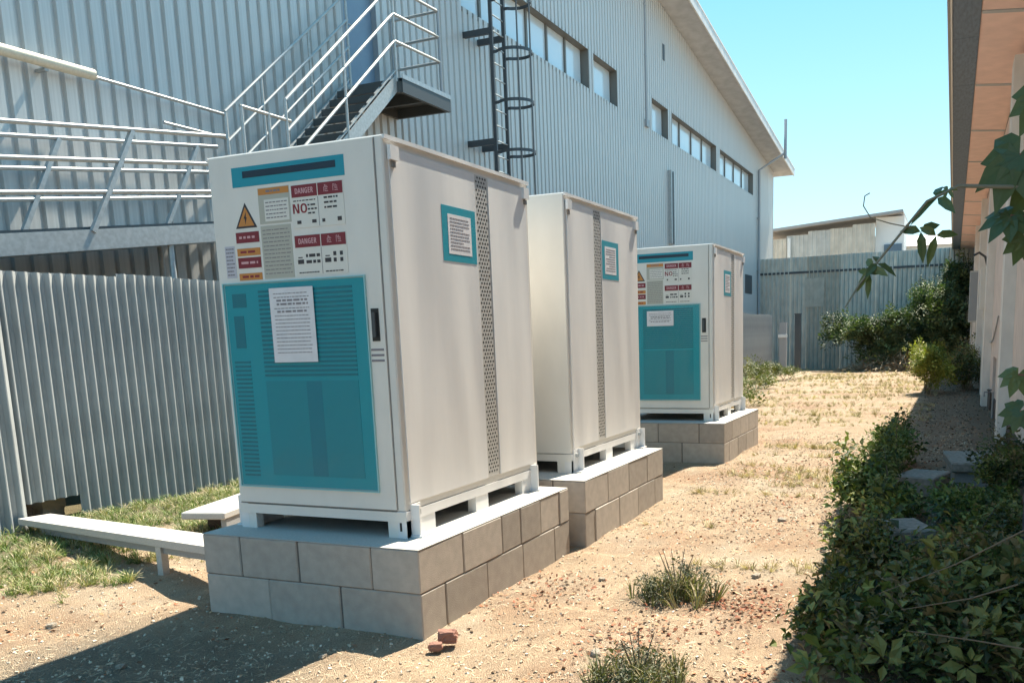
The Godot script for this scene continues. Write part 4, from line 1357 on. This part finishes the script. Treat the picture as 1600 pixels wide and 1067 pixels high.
	for q in [[-0.70, 2.13, -0.4, -0.7, -0.45, 0.13, 3], [-0.66, 2.16, -0.4, -0.1, -0.2, 0.05, 5], [-0.76, 2.0, -0.4, 0.1, -0.9, 0.12, 3], [-0.70, 1.98, -0.4, -0.25, -0.9, 0.11, 3], [-0.95, 1.86, -0.4, -0.6, -0.7, 0.10, 3], [-0.93, 1.88, -0.4, 0.7, -0.3, 0.10, 3], [-0.96, 1.84, -0.38, -0.1, -0.9, 0.09, 3]]:
		big_leaf(t2, V(q[0], q[1], q[2]), V(q[3], q[4], rf(-0.2, 0.2)), q[5], M["big_leaf%d" % (j % 3)], q[6])
		j += 1
	pipe("tendril", [V(-0.80, 2.02, -0.4), V(-0.88, 2.04, -0.42), V(-0.96, 2.07, -0.42), V(-0.99, 2.12, -0.42), V(-0.985, 2.16, -0.42), V(-0.965, 2.17, -0.42)], 0.0025, M.stalk, t2, 5)
	# grass by the fence, straw and litter on the ground
	var xf := []
	var cc := []
	while xf.size() < 4600:
		var x := rf(-7.85, -5.2)
		var d := rf(3.6, 11.0)
		var edge := -6.1 + gn.get_noise_2d(d * 1.3, 3.0) * 1.0 + (0.35 if d < 5.0 else 0.0)
		if x > edge and rng.randf() > 0.08:
			continue
		if gn2.get_noise_2d(x * 4.0, d * 4.0) < rf(-0.45, 0.15):
			continue
		var s := rf(0.04, 0.115)
		xf.append(Transform3D(Basis.from_euler(Vector3(rf(-0.5, 0.5), rf(0, TAU), rf(-0.5, 0.5))).scaled(Vector3(s * 1.5, s, s * 1.5)), V(x, ground_y(x, d) - 0.005, d)))
		cc.append(pick([Color(0.14, 0.20, 0.05), Color(0.20, 0.24, 0.07), Color(0.34, 0.31, 0.15), Color(0.10, 0.14, 0.04), Color(0.45, 0.37, 0.22)]))
	tag(scatter("green_grass", "tuft", M.blade, xf, cc), "green grass growing along the foot of the corrugated fence", "grass")
	xf = []
	cc = []
	for i in 105000:
		var d := 2.3 + 26.0 * pow(rng.randf(), 2.0)
		var x := rf(-7.6, 0.4) if d < 7 else rf(-4.6, 0.3)
		var s := rf(0.010, 0.045) * rf(0.7, 1.3) * (1.0 + d * 0.035)
		xf.append(Transform3D(Basis.from_euler(Vector3(rf(-0.12, 0.12), rf(0, TAU), rf(-0.2, 0.2))).scaled(Vector3(s, s * 0.8, s * 1.2)), V(x, ground_y(x, d) + 0.002, d)))
		cc.append(pick([Color(0.62, 0.49, 0.33), Color(0.54, 0.40, 0.26), Color(0.70, 0.59, 0.43), Color(0.34, 0.21, 0.12), Color(0.22, 0.13, 0.08)]))
	tag(scatter("dry_straw", "straw", M.litter, xf, cc), "dry straw lying over the earth of the alley", "straw")
	xf = []
	cc = []
	for i in 9000:
		var d := 2.4 + 20.0 * pow(rng.randf(), 1.7)
		var x := rf(-7.0, 0.6) if d < 6.5 else rf(-3.6, 0.5)
		if gn2.get_noise_2d(x, d) < rf(-0.25, 0.35):
			continue
		var s := rf(0.012, 0.04)
		xf.append(Transform3D(Basis.from_euler(Vector3(rf(-0.4, 0.4), rf(0, TAU), rf(-0.4, 0.4))).scaled(Vector3(s, s, s)), V(x, ground_y(x, d) + 0.003, d)))
		cc.append(pick([Color(0.30, 0.12, 0.06), Color(0.40, 0.20, 0.10), Color(0.22, 0.12, 0.07), Color(0.48, 0.30, 0.17)]))
	for q in [[-1.12, 4.95, 0.28, 500], [-1.5, 4.2, 0.3, 350], [-2.3, 4.9, 0.3, 200], [-0.8, 3.7, 0.25, 300], [-1.5, 7.6, 0.6, 350], [-1.2, 11.0, 0.9, 400]]:
		for i in int(q[3]):
			var x: float = q[0] + rng.randfn(0, 0.6) * q[2]
			var d: float = q[1] + rng.randfn(0, 0.8) * q[2]
			var s := rf(0.012, 0.04)
			xf.append(Transform3D(Basis.from_euler(Vector3(rf(-0.5, 0.5), rf(0, TAU), rf(-0.5, 0.5))).scaled(Vector3(s, s, s)), V(x, ground_y(x, d) + 0.003, d)))
			cc.append(pick([Color(0.28, 0.10, 0.055), Color(0.36, 0.17, 0.09), Color(0.13, 0.08, 0.05)]))
	for i in 2600:
		var d := rf(8.0, 30.0)
		var x := rf(-0.6, 0.72)
		var s := rf(0.02, 0.06)
		xf.append(Transform3D(Basis.from_euler(Vector3(rf(-0.5, 0.5), rf(0, TAU), rf(-0.5, 0.5))).scaled(Vector3(s, s, s)), V(x, ground_y(x, d) + 0.003, d)))
		cc.append(pick([Color(0.36, 0.24, 0.15), Color(0.22, 0.14, 0.09), Color(0.10, 0.07, 0.045)]))
	tag(scatter("leaf_litter", "dead", M.litter, xf, cc), "reddish dead leaves scattered over the straw", "leaf litter")
	xf = []
	cc = []
	for i in 12000:
		var d := 2.3 + 12.0 * pow(rng.randf(), 1.6)
		var x := rf(-7.0, 0.5) if d < 6.5 else rf(-2.6, 0.3)
		var s := rf(0.004, 0.016)
		xf.append(Transform3D(Basis.from_euler(Vector3(rf(-0.5, 0.5), rf(0, TAU), rf(-0.5, 0.5))).scaled(Vector3(s, s, s)), V(x, ground_y(x, d), d)))
		cc.append(pick([Color(0.45, 0.36, 0.26), Color(0.34, 0.27, 0.20), Color(0.56, 0.48, 0.38)]))
	tag(scatter("gravel", "grain", M.litter, xf, cc), "fine gravel grains strewn over the earth", "gravel")
	xf = []
	cc = []
	var tn := noise(0.35, 2, 91)
	while xf.size() < 2600:
		var d := 3.0 + 36.0 * pow(rng.randf(), 1.25)
		var x := rf(-5.5, -0.3) if d > 13.5 else rf(-2.4, -0.35)
		# thin rows across the track farther on, loose patches nearby
		var row := tn.get_noise_2d(x * 0.5, d * 4.0)
		if row < (0.22 if d > 9.0 else 0.34):
			continue
		var s := rf(0.025, 0.075) * (1.0 + d * 0.035)
		xf.append(Transform3D(Basis.from_euler(Vector3(rf(-0.7, 0.7), rf(0, TAU), rf(-0.7, 0.7))).scaled(Vector3(s * 1.6, s, s * 1.6)), V(x, ground_y(x, d) - 0.004, d)))
		cc.append(pick([Color(0.50, 0.38, 0.22), Color(0.34, 0.24, 0.13), Color(0.24, 0.20, 0.09), Color(0.60, 0.48, 0.30)]))
	tag(scatter("dry_grass", "tuft", M.blade, xf, cc), "withered tufts of dry grass in rows across the track", "dry grass")
	# heap of dry brush at the far end
	var hp := thing("brush_heap", "heap of dry straw coloured brush at the end of the alley before the creeper", "brush heap", V(-2.4, -0.35, 42.0))
	xf = []
	cc = []
	for i in 2600:
		var a := rf(0, TAU)
		var r := sqrt(rng.randf())
		var s := rf(0.3, 0.8)
		xf.append(Transform3D(Basis.from_euler(Vector3(rf(-0.4, 0.4), rf(0, TAU), rf(-0.9, 0.9))).scaled(Vector3(s, s * 0.5, s)), Vector3(cos(a) * r * 2.4, 0.95 * (1.0 - r * r) * rng.randf(), sin(a) * r * 1.6)))
		cc.append(pick([Color(0.50, 0.36, 0.22), Color(0.40, 0.27, 0.16), Color(0.58, 0.46, 0.30)]))
	scatter("dry_stalks", "straw", M.litter, xf, cc, hp)

# ---------------------------------------------------------------- build
func _ready() -> void:
	rng.seed = 20240
	var cam := Camera3D.new()
	cam.name = "camera"
	cam.projection = Camera3D.PROJECTION_FRUSTUM
	cam.near = 0.05
	cam.far = 900.0
	cam.size = 0.05 * 1067.0 / 1360.06
	cam.frustum_offset = Vector2(0.05 * (800.0 - 917.87) / 1360.06, 0.05 * (754.44 - 533.5) / 1360.06)
	cam.transform = Transform3D(CAMB(), V(0, 1.610, 0))
	add_child(cam)
	cam.current = true
	var we := WorldEnvironment.new()
	we.name = "world_environment"
	var env := Environment.new()
	env.background_mode = Environment.BG_SKY
	var sky := Sky.new()
	var sm := ProceduralSkyMaterial.new()
	sm.sky_top_color = lin(0.040, 0.225, 0.41)
	sm.sky_horizon_color = lin(0.41, 0.56, 0.56)
	sm.sky_curve = 0.17
	sm.ground_bottom_color = lin(0.30, 0.24, 0.17)
	sm.ground_horizon_color = lin(0.45, 0.50, 0.45)
	sky.sky_material = sm
	env.sky = sky
	env.tonemap_mode = Environment.TONE_MAPPER_LINEAR
	env.tonemap_exposure = 2.85
	env.sdfgi_enabled = true
	env.ssao_enabled = true
	env.ssil_enabled = true
	we.environment = env
	add_child(we)
	var sun := DirectionalLight3D.new()
	sun.name = "sun"
	sun.light_color = Color(1.0, 0.96, 0.88)
	sun.light_energy = 1.6
	sun.light_angular_distance = 0.5
	sun.shadow_enabled = true
	add_child(sun)
	sun.look_at_from_position(V(0.10, 1.0, 0.65) * 30.0, Vector3.ZERO, Vector3.UP)
	materials()
	make_ground()
	make_warehouse()
	make_ramp()
	make_stairs()
	make_ladder()
	make_fences()
	make_far()
	make_right()
	plinth("two course concrete block plinth under the nearest cabinet", -2.617, 3.852, 5.861, 0.5, [[-3.681, -3.163], [-3.877, -3.45, -2.939]], [[4.105, 4.59, 5.084, 5.592], [4.319, 4.804, 5.067, 5.375, 5.696]])
	plinth("two course concrete block plinth under the middle cabinet", -2.571, 6.072, 8.055, 0.515, [[-3.60, -3.1], [-3.85, -3.35, -2.85]], [[6.277, 6.822, 7.307, 7.797], [6.57, 7.079, 7.579]])
	plinth("two course concrete block plinth under the farthest cabinet", -2.566, 10.537, 12.617, 0.5, [[-3.62, -3.116], [-3.93, -3.428, -2.892]], [[10.80, 11.3, 11.8, 12.3], [10.972, 11.467, 11.97, 12.4]])
	make_cabinet("nearest white battery cabinet with warning labels and blue film over its door", V(-2.838 - CW / 2, 0.5, 4.076 + CD / 2), 0.0, [0.394, 1.012, 0.709, 1.436])
	make_cabinet("middle white battery cabinet turned with its plain cream back to the viewer", V(-2.827 - CW / 2, 0.515, 6.408 + CD / 2), PI, [0.394, 1.012, 0.709, 1.436])
	make_cabinet("farthest white battery cabinet with blue film and a small square notice on its door", V(-2.785 - CW / 2, 0.5, 10.845 + CD / 2), 0.0, [0.36, 1.215, 0.715, 1.405])
	make_ground_things()
	make_plants()

func CAMB() -> Basis:
	return Basis(Vector3(CAMX[0], CAMX[1], CAMX[2]), Vector3(CAMY[0], CAMY[1], CAMY[2]), Vector3(CAMZ[0], CAMZ[1], CAMZ[2])).orthonormalized()
const CAMX := [0.923398, -0.028783, -0.382763]
const CAMY := [-0.037298, 0.985737, -0.164106]
const CAMZ := [0.382027, 0.165811, 0.909155]
